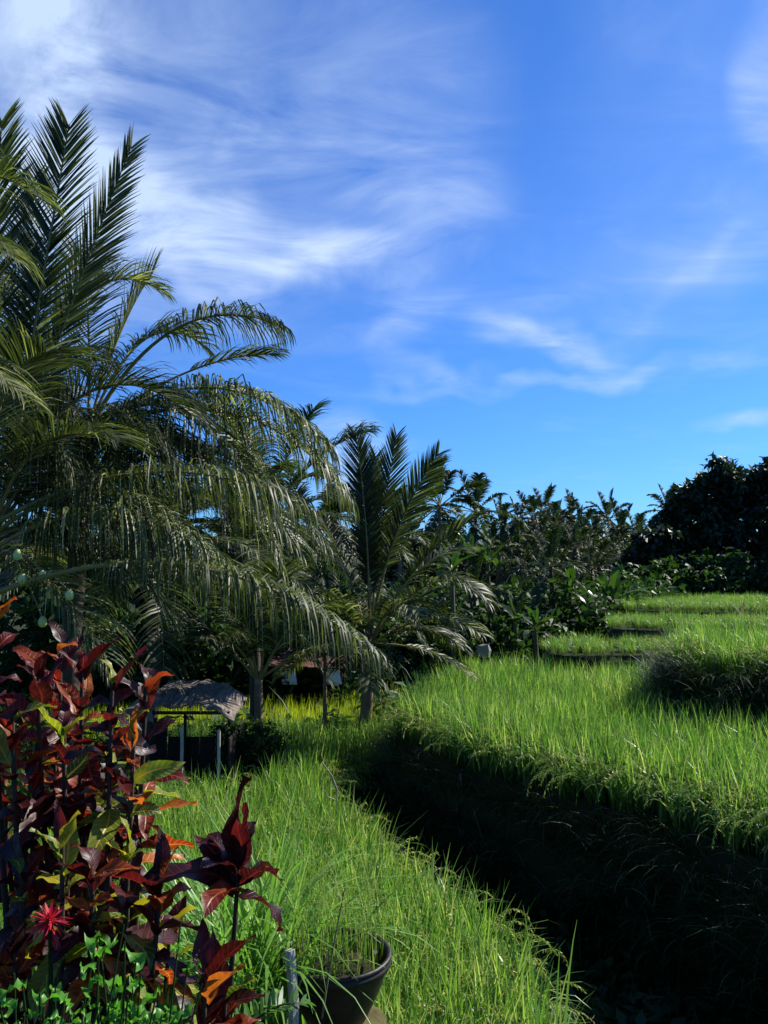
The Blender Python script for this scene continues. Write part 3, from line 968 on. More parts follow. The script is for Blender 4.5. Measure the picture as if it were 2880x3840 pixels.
    fB = [
        (cB, D(360, 610, 12.0), D(598, 700, 11.8), dict(pairs=64, leaf=.85, droop=1.8, start=.42, fwd=.5, rach=.03)),
        (cB, D(420, 760, 12.4), D(590, 765, 12.6), dict(pairs=54, leaf=.6, droop=.45, start=.5, fwd=1.0)),
        (cB, D(470, 730, 11.6), D(700, 960, 11.4), dict(pairs=84, leaf=1.1, droop=1.9, start=.2, fwd=.4)),
        (cB, D(560, 790, 11.9), D(745, 1075, 12.0), dict(pairs=80, leaf=1.05, droop=2.0, start=.3, fwd=.4, tint0=.15)),
        (cB, D(360, 770, 11.4), D(560, 1060, 11.1), dict(pairs=76, leaf=1.05, droop=2.2, start=.2, fwd=.3, tint0=.3)),
        (cB, D(300, 800, 11.2), D(420, 1080, 10.8), dict(pairs=70, leaf=1.0, droop=.8, tint0=.1)),
        (cB, D(250, 700, 12.2), D(330, 590, 12.4), dict(pairs=66, leaf=.8, droop=.3, fwd=.9)),
        (cB, D(200, 640, 12.3), D(170, 540, 12.5), dict(pairs=66, leaf=.8, droop=.25, fwd=.9)),
        (cB, D(90, 760, 12.2), D(-60, 800, 12.4), dict(pairs=66, leaf=.9, droop=.6)),
        (cB, D(300, 640, 12.8), D(440, 745, 13.2), dict(pairs=66, leaf=.8, droop=.5)),
        (cB, D(450, 900, 11.6), D(640, 1180, 11.2), dict(pairs=72, leaf=1.0, droop=.8)),
    ]
    r3 = np.random.default_rng(6)
    for (x, y, cx, cy) in ((480, 1120, 400, 850), (600, 1220, 480, 930), (690, 1180, 560, 930), (330, 1100, 300, 850), (250, 1050, 230, 820), (540, 980, 440, 780), (130, 1060, 140, 840), (60, 1000, 110, 800)):
        dd = r3.uniform(11.3, 13.0)
        fB.append((cB, D(cx, cy, dd), D(x, y, dd), dict(pairs=74, leaf=r3.uniform(.9, 1.1), droop=r3.uniform(1.2, 2.4), fwd=.35, tint0=r3.uniform(-.05, .15))))
    fB += random_fronds(cB, 8, 3.4, 41, emin=.0, emax=.9, azs=(1.4, 4.2), pairs=60, leaf=.9)
    palm_tree('coconut palm behind the left one, long fronds arching right against the sky', bB, cB, fB, r=.13, seed=22, pale=False)

    # C: the young palm with the short ringed trunk in the middle
    cC = D(798, 1392, 17.0); bC = np.append(atz(782 * .463, 1560 * .463, -3.6)[:2] * 1.0, -3.9)
    bC = np.append(D(781, 1540, 17.0)[:2], -3.95)
    fc = np.array([.25, -1., .1])
    fC = [
        (cC, D(800, 1150, 17.0), D(768, 938, 17.0), dict(pairs=76, leaf=.64, face=fc, droop=.10, fwd=1.1, start=.30, rach=.03)),
        (cC, D(815, 1170, 17.3), D(856, 942, 17.4), dict(pairs=74, leaf=.60, face=fc, droop=.12, fwd=1.2, start=.30)),
        (cC, D(830, 1150, 16.8), D(945, 982, 16.6), dict(pairs=74, leaf=.62, face=fc, droop=.15, fwd=1.2, start=.36, rach=.03)),
        (cC, D(790, 1180, 17.4), D(812, 985, 17.5), dict(pairs=70, leaf=.62, face=fc, droop=.12, fwd=1.1, start=.30)),
        (cC, D(805, 1200, 17.2), D(790, 1030, 17.3), dict(pairs=70, leaf=.66, face=fc, droop=.2, fwd=1.0, start=.28)),
        (cC, D(900, 1180, 16.6), D(1035, 1115, 16.3), dict(pairs=66, leaf=.75, droop=.35, start=.34, rach=.03)),
        (cC, D(935, 1180, 16.4), D(1045, 1295, 16.0), dict(pairs=66, leaf=.85, droop=.7, fwd=.6)),
        (cC, D(890, 1330, 16.3), D(985, 1390, 16.1), dict(pairs=50, leaf=.6, droop=.7, fwd=.6, tint0=.2)),
        (cC, D(760, 1240, 17.4), D(700, 1130, 17.6), dict(pairs=66, leaf=.8, droop=.3)),
        (cC, D(740, 1270, 16.6), D(640, 1290, 16.3), dict(pairs=66, leaf=.8, droop=.6)),
        (cC, D(760, 1300, 16.2), D(740, 1440, 15.9), dict(pairs=56, leaf=.7, droop=.8, fwd=.5)),
        (cC, D(850, 1260, 16.2), D(905, 1330, 15.8), dict(pairs=60, leaf=.8, droop=.7, fwd=.5)),
        (cC, D(880, 1200, 17.6), D(1000, 1190, 18.2), dict(pairs=60, leaf=.8, droop=.5)),
    ]
    fC += random_fronds(cC, 8, 3.0, 51, emin=.0, emax=.8, pairs=56, leaf=.7)
    palm_tree('young palm with short ringed trunk in the middle, three upright fronds on top', bC, cC, fC, r=.115, seed=23)

    # D: short trunk right of the hut
    cD = D(558, 1462, 15.0); bD = np.append(D(556, 1580, 15.0)[:2], -3.95)
    fD = random_fronds(cD, 11, 2.6, 61, emin=.55, emax=1.25, pairs=60, leaf=.8)
    palm_tree('short palm with bare trunk standing just right of the small hut', bD, cD, fD, r=.075, seed=25)
    # E: fills the hollow between B and C
    cE = D(560, 1130, 19.0); bE = np.append(cE[:2], -4.0)
    fE = random_fronds(cE, 18, 4.2, 71, emin=-.3, emax=1.3, pairs=56, leaf=.95)
    fE += [(cE, D(650, 1060, 18.6), D(770, 1190, 18.2), dict(pairs=70, leaf=.95, droop=.7, tint0=.1))]
    palm_tree('palm in the hollow between the arching fronds and the young middle palm', bE, cE, fE, r=.12, seed=26, far=True, pale=False)
    cG = D(330, 1180, 16.5); bG = np.append(cG[:2], -4.0)
    palm_tree('palm hidden behind the big left palm, above the hut', bG, cG, random_fronds(cG, 18, 4.0, 81, emin=-.3, emax=1.2, pairs=56, leaf=.95), r=.12, seed=27, pale=False)
near_palms()

# far palms: shared frond meshes, every frond an object
def far_frond_set():
    rr = np.random.default_rng(91)
    out = []
    for e in (1.35, 1.1, .85, .6, .35, .1, -.2, -.5):
        l = 3.4
        d0 = np.array([math.cos(e), 0, math.sin(e)])
        sag = l * (.08 + .40 * max(0, math.cos(e)) ** 1.2)
        g = frond_geo([0, 0, 0], d0 * l * .55, d0 * l - UP * sag, 52, .80, .075, rr, .22, .5 + .5 * math.cos(e), fwd=.8, rach=.03, seg=3)
        out.append(g.mesh('frond', [M['frond_far'], M['rachis']]))
    return out
FAR_FRONDS = far_frond_set()

def far_palm(label, base, height, scale, seed, group, lean=0.0, n=18):
    rr = np.random.default_rng(seed)
    t = thing('palm_tree', base, label, 'palm tree', group)
    top = np.array([lean, rr.normal(0, .2), height])
    G = trunk_geo(np.array([[0, 0, -.2], [lean * .3, 0, height * .5], top]), .12, .075, rr, True, 8)
    G.build('trunk', M['bark_pale'] if height > 4 and base[1] > 27 else M['bark_dark'], t)
    for k in range(n):
        f = (k + .5) / n
        me = FAR_FRONDS[min(7, int((f ** .9) * 8))]
        o = link('frond', me, t)
        o.location = tuple(top)
        o.rotation_euler = (rr.normal(0, .12), rr.normal(0, .12), k * 2.39996 + rr.normal(0, .25))
        q = scale * rr.uniform(.82, 1.12)
        o.scale = (q, q, q * rr.uniform(.9, 1.1))
    return t

FP = [ # px, top y (768 frame), depth, scale, label
    (402, 536, 40, .9, 'palm directly behind the three upright fronds of the young middle palm'),
    (440, 506, 44, .95, 'palm right behind the young middle palm, leafy top against the sky'),
    (474, 512, 46, .9, 'palm over the dip in the tree line right of the young middle palm'),
    (502, 527, 82, .95, 'palm left of the sky gap in the far tree line'),
    (519, 521, 88, 1.0, 'first palm right of the sky gap in the far tree line'),
    (531, 518, 84, 1.0, 'leftmost of the tall palm tops in the far tree line'),
    (545, 514, 90, 1.1, 'second from left of the tall palm tops in the far tree line'),
    (557, 526, 80, 1.0, 'palm below and right of the second tall tree-line top'),
    (570, 520, 86, 1.05, 'middle of the tall palm tops in the far tree line'),
    (583, 532, 80, 1.0, 'palm a little lower than its neighbours, right of the middle tree-line tops'),
    (594, 536, 92, 1.0, 'palm in the notch left of the rightmost tall tree-line top'),
    (606, 521, 84, 1.1, 'rightmost of the tall palm tops in the far tree line'),
    (622, 533, 82, 1.05, 'palm whose thin fronds touch the sky beside the dark broadleaf trees'),
    (636, 540, 88, 1.1, 'last far palm before the dark broadleaf trees'),
    (540, 540, 70, .9, 'shorter far palm in front of the tall tree-line tops, left one'),
    (578, 548, 68, .9, 'shorter far palm in front of the tall tree-line tops, middle one'),
    (612, 552, 66, .9, 'shorter far palm in front of the tall tree-line tops, right one'),
    (666, 513, 56, .7, 'palm top poking out of the left shoulder of the dark broadleaf tree'),
    (556, 568, 29, .55, 'slender palm with a tall pale trunk before the far tree line'),
    (474, 590, 29, .6, 'low palm at the edge of the broad terrace, right of the middle palm'),
    (496, 552, 46, .75, 'low palm below the sky gap in the far tree line'),
    (525, 566, 44, .7, 'low palm just left of the slender palm crown'),
    (592, 570, 46, .7, 'low palm just right of the slender palm crown'),
    (622, 572, 50, .75, 'low palm above the tall bright banana plant'),
    (645, 565, 52, .7, 'low palm at the left foot of the dark trees'),
    (238, 560, 27, 1.0, 'palm deep behind the long low frond, above the hut roof'),
    (310, 545, 30, 1.0, 'palm behind the gap under the arching fronds'),
    (60, 540, 24.5, 1.0, 'palm far behind the red croton shrub'),
    (150, 555, 26, 1.0, 'palm behind the big left palm, right of the fruits'),
]
for k, (px, py, dep, s, lab) in enumerate(FP):
    c = at(px, py, dep)
    g0 = float(gh(c[0], c[1]))
    far_palm(lab, (c[0], c[1], g0), c[2] - g0, s, 200 + k, 'palms of the far tree line', lean=.15 * ((k % 3) - 1))

# ------------------------------------------------------------------ broadleaf trees, shrubs, bananas
def crown_geo(rr, blobs, per, leaf, wid, clump=.55):
    """leaf clumps spread through several uneven lobes: (centre, radii)"""
    G = Geo()
    for (c, r) in blobs:
        vol = r[0] * r[1] * r[2]
        n = max(5, int(per * vol ** .67))
        d = nrm(rr.normal(0, 1, (n, 3)))
        rad = rr.uniform(.45, 1.02, (n, 1)) ** .6
        cen = np.asarray(c) + d * rad * np.asarray(r) * (1 + .18 * np.sin(d[:, :1] * 7 + d[:, 2:] * 5))
        k = 26
        off = rr.normal(0, clump * .45, (n, k, 3)) * np.array([1, 1, .75])
        p = (cen[:, None] + off).reshape(-1, 3)
        dirs = np.repeat(d, k, 0) * .6 + rr.normal(0, .6, (n * k, 3)) + np.array([0, 0, -.25])
        nn = rr.normal(0, .55, (n * k, 3)) + UP
        t = np.repeat(rr.uniform(0, .6, n), k) + rr.uniform(0, .4, n * k)
        G.kites(p, dirs, nn, rr.uniform(.6, 1.15, n * k) * leaf, rr.uniform(.7, 1.1, n * k) * wid, t)
    return G

def broad_tree(label, base, blobs, seed, leaf=.34, wid=.17, per=26, mat='tree_leaf', name='broadleaf_tree', group=None, r=.2):
    rr = np.random.default_rng(seed)
    base = np.asarray(base, float)
    t = thing(name, base, label, 'tree', group)
    crown_geo(rr, blobs, per, leaf, wid).build('crown', M[mat], t)
    G = Geo()
    topz = max(b[0][2] for b in blobs)
    G.tube(bezier(np.array([0, 0, -.3]), np.array([.2, 0, topz * .4]), np.array([0, 0, topz * .8]), 10), np.linspace(r, r * .4, 10), 8)
    for (c, q) in blobs:
        c = np.asarray(c, float)
        s = np.array([0, 0, min(topz * .35, c[2] * .6)])
        G.tube(bezier(s, (s + c) / 2 + [0, 0, -.2], c, 7), np.linspace(r * .45, .03, 7), 6)
    G.build('trunk', M['bark_dark'], t)
    return t

def far_trees():
    tops = {301: [(722, 465, 5), (715, 471, 6), (729, 471, 6), (698, 486, 6), (688, 492, 5), (683, 503, 6), (671, 512, 5), (664, 526, 6), (742, 477, 6)], 302: [(757, 474, 6), (768, 468, 6), (748, 486, 5)], 303: [(652, 538, 6), (645, 549, 6), (634, 565, 5)]}
    specs = [
        ('tall dark broadleaf tree with a lobed top beside the right edge', 712, 48, [(723, 482, 10), (707, 495, 13), (737, 494, 13), (693, 509, 13), (678, 524, 11), (702, 518, 22), (731, 516, 24), (668, 541, 13),
            (690, 548, 26), (724, 552, 30), (662, 572, 17), (690, 583, 26), (728, 588, 28), (700, 610, 26), (665, 604, 18)], 301),
        ('dark rounded broadleaf tree cut by the right edge', 772, 46, [(763, 490, 12), (788, 484, 18), (750, 505, 13), (771, 515, 28), (800, 510, 26), (760, 556, 30), (795, 560, 30), (775, 592, 28), (748, 598, 24)], 302),
        ('lower dark tree on the left flank of the dark broadleaf trees', 648, 45, [(654, 545, 11), (645, 558, 11), (636, 574, 12), (656, 572, 16), (645, 595, 17), (630, 594, 12), (660, 600, 18)], 303),
        ('dark tree beyond the right edge behind the topmost terrace', 850, 44, [(850, 480, 34), (835, 525, 36), (870, 560, 40), (840, 590, 36)], 304),
    ]
    for lab, bx, dep, bl, seed in specs:
        b0 = at(bx, 600, dep)
        base = np.array([b0[0], b0[1], float(gh(b0[0], b0[1]))])
        r4 = np.random.default_rng(seed)
        blobs = []
        for (px, py, rp) in bl:
            c = at(px, py, dep + r4.uniform(-1, 1)) - base
            r = rp * dep / F_PX
            blobs.append((tuple(c), (r, r * .9, r * .85)))
            for q in range(3):
                d = nrm(r4.normal(0, 1, 3) * [1, .6, 1] + [0, 0, .25])
                q_ = r4.uniform(.22, .42)
                blobs.append((tuple(c + d * r * r4.uniform(1.05, 1.4)), (q_, q_, q_ * .8)))
        for (px, py, rp) in tops.get(seed, []):
            r = rp * dep / F_PX * r4.uniform(.7, 1.2)
            blobs.append((tuple(at(px, py, dep + r4.uniform(-.6, .6)) - base), (r, r, r * .7)))
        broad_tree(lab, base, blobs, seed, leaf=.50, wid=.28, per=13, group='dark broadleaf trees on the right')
far_trees()

def shrub_meshes():
    out = []
    for s in range(4):
        rr = np.random.default_rng(400 + s)
        blobs = [((rr.normal(0, .45), rr.normal(0, .4), rr.uniform(.5, 1.5)), (rr.uniform(.5, .9), rr.uniform(.5, .8), rr.uniform(.4, .7))) for _ in range(6)]
        f = crown_geo(rr, blobs, 34, .22, .10, .34).mesh('foliage', M['bush_leaf'])
        G = Geo()
        for (c, q) in blobs:
            G.tube(bezier(np.zeros(3) - [0, 0, .1], np.array([c[0] * .3, c[1] * .3, c[2] * .6]), np.array(c), 6), np.linspace(.04, .012, 6), 5)
        out.append((f, G.mesh('stem', M['bark_dark'])))
    return out
SHRUB = shrub_meshes()

def shrub(label, base, scale, k, group, rz):
    t = thing('leafy_shrub', base, label, 'shrub', group, rz)
    for nm, me in zip(('foliage', 'stem'), SHRUB[k % 4]):
        o = link(nm, me, t)
        o.scale = scale
    return t

SH = [  # px, base depth, width scale, height scale, label
    (255, 715, 14.6, .55, .62, 'small leafy bush growing round the short trunk beside the hut'),
    (340, 706, 16.6, .5, .5, 'low bush between the thin forked trunk and the young palm'),
    (402, 655, 29, 1.3, 1.1, 'bush at the back corner of the yellow-green field'),
    (445, 655, 24, .6, .5, 'bush at the left end of the broad terrace'),
    (475, 640, 27, 1.4, 1.0, 'dark bush behind the pale stone'),
    (505, 630, 27, 1.7, 1.7, 'dark bush left of the banana plants'),
    (540, 625, 29, 1.8, 1.8, 'dark bush behind the banana plants'),
    (585, 618, 31, 1.8, 1.8, 'dark bush right of the slender palm trunk'),
    (615, 610, 34, 1.8, 1.7, 'dark bush beside the tall banana plant at the terraces'),
    (650, 604, 40, 2.2, 2.0, 'dark bush at the left foot of the dark broadleaf trees'),
    (690, 600, 42, 2.4, 1.9, 'dark bush below the tall dark tree'),
    (735, 596, 43, 2.4, 1.9, 'dark bush below the tree at the right edge'),
    (300, 660, 26, 1.7, 1.6, 'dark bush behind the white-sheeted shelter'),
    (240, 660, 25, 1.7, 1.6, 'dark bush behind the hut roof, right side'),
    (190, 665, 24.5, 1.7, 1.6, 'dark bush behind the hut roof, left side'),
    (120, 670, 24.5, 1.7, 1.6, 'dark bush behind the croton shrub'),
    (50, 670, 24, 1.7, 1.6, 'dark bush far left behind the croton shrub'),
    (350, 640, 29.5, 2.0, 2.0, 'bush behind the trunk of the young middle palm'),
    (385, 630, 32, 2.3, 1.8, 'tall bush in the shade right of the young palm trunk'),
    (420, 620, 34, 2.4, 1.8, 'tall dark bush in the dip of the tree line'),
    (455, 610, 36, 2.4, 1.8, 'tall dark bush under the palms right of the middle'),
    (500, 600, 38, 2.4, 1.7, 'tall dark bush behind the far palms, left one'),
    (560, 600, 41, 2.4, 1.7, 'tall dark bush behind the far palms, middle one'),
    (615, 596, 44, 2.4, 1.7, 'tall dark bush behind the far palms, right one'),
    (285, 640, 30, 2.4, 2.4, 'tall dark bush far behind the white-sheeted shelter'),
    (215, 640, 29, 2.4, 2.4, 'tall dark bush far behind the hut'),
    (140, 640, 27, 2.4, 2.4, 'tall dark bush far behind the left palms'),
    (60, 640, 25, 2.4, 2.4, 'tall dark bush at the far left of the tree line'),
]
for k, (px, py, dep, ws, hs, lab) in enumerate(SH):
    c = at(px, py, dep)
    z = float(gh(c[0], c[1]))
    if dep < 17:
        z = Z_LF - HR
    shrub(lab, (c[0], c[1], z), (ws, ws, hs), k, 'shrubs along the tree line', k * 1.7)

def far_wood():
    """the closed wood behind the tree line, read as one mass"""
    rr = np.random.default_rng(77)
    G = Geo()
    n = 5200
    x = rr.uniform(-150, 110, n); y = rr.uniform(96, 118, n)
    z = gh(x, y) + rr.uniform(.1, 1, n) ** .7 * (8.2 + 1.2 * np.sin(x * .35) + 1.0 * np.sin(x * .9 + 1))
    k = 16
    p = (np.column_stack([x, y, z])[:, None] + rr.normal(0, .8, (n, k, 3))).reshape(-1, 3)
    G.kites(p, rr.normal(0, 1, (n * k, 3)) + [0, -.3, -.3], rr.normal(0, .5, (n * k, 3)) + UP, rr.uniform(.8, 1.5, n * k), rr.uniform(.4, .7, n * k), np.repeat(rr.random(n), k))
    o = G.build('distant_forest', M['tree_leaf'])
    tag(o, 'distant closed forest showing dark through the gaps of the tree line', 'forest', kind='stuff')
far_wood()

def banana_leaf_meshes():
    out = []
    for s, (e, bend, L) in enumerate([(1.3, .35, 1.7), (1.05, .8, 1.8), (.8, 1.2, 1.8), (.45, 1.4, 1.7), (1.45, .1, 1.4)]):
        rr = np.random.default_rng(500 + s)
        G = Geo()
        n = 10
        t = np.linspace(0, 1, n)
        ang = e - bend * t ** 1.3
        ds = L / (n - 1)
        P = np.column_stack([np.concatenate([[0], np.cumsum(np.cos(ang[1:]) * ds)]), np.zeros(n), np.concatenate([[0], np.cumsum(np.sin(ang[1:]) * ds)])])
        G.tube(P, .02 * (1.2 - t), 4, .9, 1, cap=False)
        wp = .24 * np.clip((t - .12) * 5, 0, 1) * np.clip((1.03 - t) * 4, .03, 1)
        up = np.column_stack([-np.sin(ang), np.zeros(n), np.cos(ang)])
        for sg in (-1, 1):
            V = np.empty((n, 2, 3)); V[:, 0] = P + up * .015
            V[:, 1] = P + np.array([0, sg, 0]) * wp[:, None] * .9 + up * (wp * .35 + rr.normal(0, .03, n))[:, None]
            i = np.arange(n - 1) * 2
            ok = rr.random(n - 1) > .08
            F = np.stack([i, i + 1, i + 3, i + 2], 1)[ok]
            G.add(V.reshape(-1, 3), F, .3 + .6 * rr.random(), np.repeat(t, 2), np.tile([0., 1.], n), 0)
        out.append(G.mesh('leaf', [M['banana'], M['rachis']]))
    return out
BAN = banana_leaf_meshes()

def banana(label, base, h, s, seed):
    rr = np.random.default_rng(seed)
    t = thing('banana_plant', base, label, 'banana plant', 'banana plants at the wood edge')
    G = Geo(); G.tube(np.array([[0, 0, -.2], [.03, 0, h * .5], [0, 0, h]]), [.11, .09, .06], 8)
    G.build('stem', M['banana_stem'], t)
    for k in range(8):
        o = link('leaf', BAN[(k + seed) % 5], t)
        o.location = (0, 0, h - .1 * (k % 3))
        o.rotation_euler = (rr.normal(0, .1), rr.normal(0, .1), k * 2.4 + rr.normal(0, .3))
        q = s * rr.uniform(.8, 1.15)
        o.scale = (q, q, q)
BN = [(515, 620, 26, .8, .6, 'banana plant left of the slender pale palm trunk'), (535, 628, 25, .7, .5, 'small bright banana plant at the foot of the slender palm'),
      (611, 604, 30, 1.6, 1.0, 'bright tall banana plant where the terraces meet the tree line'), (585, 612, 31, 1.0, .65, 'banana plant between the slender palm and the bright one'),
      (470, 560, 29, 2.0, .7, 'tall banana plant with broad leaves against the sky right of the middle palm'), (488, 562, 30, 1.9, .65, 'broad-leaved banana plant just right of the tallest one'),
      (452, 570, 26, 1.9, .6, 'banana plant half hidden behind the right fronds of the middle palm'), (446, 625, 28, .9, .6, 'low banana plant at the left corner of the broad terrace'),
      (570, 590, 29, 1.4, .6, 'banana plant behind the slender palm crown')]
for k, (px, py, dep, h, s, lab) in enumerate(BN):
    c = at(px, py, dep)
    z = float(gh(c[0], c[1]))
    banana(lab, (c[0], c[1], z), max(h, (c[2] - z)), s, 600 + k)

# ------------------------------------------------------------------ hut, shelter, stone and other small things
def small_hut():
    c = at(188, 735, 13.9)
    base = np.array([c[0], c[1], Z_LF - HR])
    t = thing('field_hut', base, 'small open hut with weathered sheet roof on pale posts at the field edge', 'hut')
    rr = np.random.default_rng(700)
    zf = 0.0
    def rel(px, py, dep):
        return at(px, py, dep) - base
    # posts: two pale front ones, two dark back ones
    for (px, dep, ht, mat, r) in ((181, 13.4, 1.28, 'wood_grey', .028), (218, 13.3, 1.25, 'wood_grey', .028), (154, 14.6, 1.2, 'wood_dark', .03), (228, 14.6, 1.2, 'wood_dark', .03), (184, 14.7, 1.25, 'wood_dark', .03)):
        p = rel(px, 740, dep); p[2] = 0
        G = Geo(); G.tube(np.array([p - [0, 0, .2], p + [.02, 0, ht * .5], p + [.01, .02, ht]]), r, 7)
        G.build('post', M[mat], t)
    # roof of overlapping bent sheets
    zr = rel(196, 704, 13.9)[2]
    xs = np.linspace(-.92, .84, 6)
    for k in range(5):
        x0, x1 = xs[k] - .05, xs[k + 1] + .05
        G = Geo()
        nu, nv = 5, 8
        V = []
        for i in range(nu):
            for j in range(nv):
                x = x0 + (x1 - x0) * i / (nu - 1)
                yv = -.62 + 1.25 * j / (nv - 1)
                arch = .16 * (1 - ((x + .05) / .95) ** 2) - (.10 if x < -.6 else 0) - .10 * max(0, x - .5) * 3
                z = zr + .02 + arch + .12 * (yv + .62) / 1.25 - (.07 if j == 0 else 0) + rr.normal(0, .022) + .012 * (k % 2)
                V.append((x, yv + rr.normal(0, .02), z))
        V = np.array(V)
        lower = V - [0, 0, .035]
        i, j = np.meshgrid(np.arange(nu - 1), np.arange(nv - 1), indexing='ij')
        a = i * nv + j
        G.add(V, np.stack([a, a + nv, a + nv + 1, a + 1], -1).reshape(-1, 4), rr.uniform(.2, .9))
        G.add(lower, np.stack([a, a + 1, a + nv + 1, a + nv], -1).reshape(-1, 4), .2)
        rim = list(range(0, nv)) + [q * nv + nv - 1 for q in range(1, nu)] + list(range((nu - 1) * nv + nv - 2, (nu - 1) * nv - 1, -1)) + [q * nv for q in range(nu - 2, 0, -1)]
        rv = np.vstack([V[rim], lower[rim]]); m = len(rim)
        G.add(rv, [[q, (q + 1) % m, m + (q + 1) % m, m + q] for q in range(m)], .3)
        G.build('roof_sheet', M['thatch'], t)
    # ragged leaves and straw on the eave
    G = Geo()
    for k in range(60):
        x = rr.uniform(-.9, .85)
        blade(G, (x, -.62 + rr.normal(0, .03), zr + .10 - .1 * (x / .9) ** 2), -math.pi / 2 + rr.normal(0, .5), rr.uniform(.08, .26), .02, rr.uniform(1.3, 1.9), rr.uniform(.5, 1.1), 3, rr.random(), 0)
    G.build('eave_straw', M['straw'], t)
    # cloth hanging at the left front
    G = Geo()
    nu, nv = 7, 8
    V = []
    for i in range(nu):
        for j in range(nv):
            u, v = i / (nu - 1), j / (nv - 1)
            V.append((-.88 + .42 * u + .05 * v, -.60 - .05 * math.sin(u * 9) - .03 * v, zr + .02 + .05 * u - v * (.50 - .22 * u + .1 * math.sin(u * 6))))
    i, j = np.meshgrid(np.arange(nu - 1), np.arange(nv - 1), indexing='ij')
    a = i * nv + j
    G.add(np.array(V), np.stack([a, a + nv, a + nv + 1, a + 1], -1).reshape(-1, 4), .6)
    G.build('hanging_cloth', M['tarp'], t)
    # planks: right side wall and a low back wall
    for k in range(5):
        G = Geo(); G.box((.80 + .01 * (k % 2), -.40 + .26 * k, .55), (.025, .24, 1.1), None, rr.random()); G.build('plank', M['wood_dark'], t, False)
    for k in range(6):
        G = Geo(); G.box((-.72 + .29 * k, .86 + .01 * (k % 2), .52 if k not in (1, 2, 3) else .42), (.27, .025, 1.05 if k not in (1, 2, 3) else .84), None, rr.random()); G.build('plank', M['wood_dark'], t, False)
    G = Geo(); G.box((-.05, -.50, zr - .06), (1.7, .05, .05)); G.build('beam', M['wood_dark'], t, False)
    G = Geo(); G.box((-.05, .80, zr - .06), (1.7, .05, .05)); G.build('beam', M['wood_dark'], t, False)
    # straw heap at its front
    G = Geo()
    for k in range(420):
        p = np.array([rr.normal(-.15, .6), rr.normal(-.75, .22), 0])
        p[2] = .50 * math.exp(-((p[0] + .3) / .8) ** 2 - ((p[1] + .65) / .35) ** 2) * rr.uniform(.3, 1)
        blade(G, p, rr.uniform(0, 6.28), rr.uniform(.2, .5), .014, rr.uniform(.9, 1.5), rr.uniform(-.2, .5), 3, rr.random(), 0)
    h = G.build('straw_heap', M['straw'])
    h.location = tuple(base)
    tag(h, 'heap of dry straw lying before the hut posts', 'straw')
small_hut()

def white_shelter():
    c = at(310, 690, 24)
    base = np.array([c[0], c[1], float(gh(c[0], c[1]))])
    t = thing('sheeted_shelter', base, 'dark shelter with two white sheets under a rusty roof, beyond the far field', 'shelter')
    rr = np.random.default_rng(720)
    zt = at(310, 661, 24)[2] - base[2]
    for x in (-.95, .95):
        for y in (-.5, .9):
            G = Geo(); G.tube(np.array([[x, y, -.2], [x, y, zt]]), .04, 6); G.build('post', M['wood_dark'], t)
    for k in range(4):
        G = Geo(); G.box((-.9 + .6 * k, .1, zt + .10 - .02 * k), (.62, 1.9, .03), Matrix.Rotation(.16, 3, 'X'), rr.random()); G.build('roof_sheet', M['rust'], t, False)
    for (x, wd) in ((-.62, .42), (.62, .5)):
        G = Geo()
        V = [(x + wd * (u - .5) + .10 * v, -.60 + .03 * math.sin(u * 8), zt - .08 - .52 * v) for u in np.linspace(0, 1, 6) for v in np.linspace(0, 1, 4)]
        F = [[i * 4 + j, i * 4 + 4 + j, i * 4 + 5 + j, i * 4 + 1 + j] for i in range(5) for j in range(3)]
        G.add(np.array(V), F, .7); G.build('white_sheet', M['white_sheet'], t)
    for k in range(6):
        G = Geo(); G.box((-.85 + .34 * k, .92, zt * .45), (.33, .03, zt * .9), None, rr.random()); G.build('plank', M['wood_dark'], t, False)
white_shelter()

def lumpy(G, c, r, rr, tint=.5, mat=0, nu=9, nv=12):
    V = []
    ph = rr.uniform(0, 6, 4)
    for i in range(nu):
        a = math.pi * i / (nu - 1)
        for j in range(nv):
            b = 2 * math.pi * j / nv
            d = np.array([math.sin(a) * math.cos(b), math.sin(a) * math.sin(b), math.cos(a)])
            k = 1 + .10 * math.sin(9 * d[0] + 6 * d[2] + ph[3]) + .13 * math.sin(3 * d[0] + ph[0]) + .10 * math.sin(4 * d[1] + ph[1]) + .08 * math.sin(5 * d[2] + ph[2])
            V.append(np.asarray(c) + d * np.asarray(r) * k)
    F = [[i * nv + j, (i + 1) * nv + j, (i + 1) * nv + (j + 1) % nv, i * nv + (j + 1) % nv] for i in range(nu - 1) for j in range(nv)]
    G.add(np.array(V), F, tint, 0, 0, mat)

def stone():
    c = at(483, 646, 20.4)
    G = Geo(); lumpy(G, (0, 0, .30), (.20, .18, .19), np.random.default_rng(4), nu=5, nv=7)
    o = G.build('boulder', M['stone'], smooth=False)
    o.location = (c[0], c[1], Z_T1 - HR + .52)
    tag(o, 'pale boulder at the back left end of the broad terrace', 'boulder')
stone()

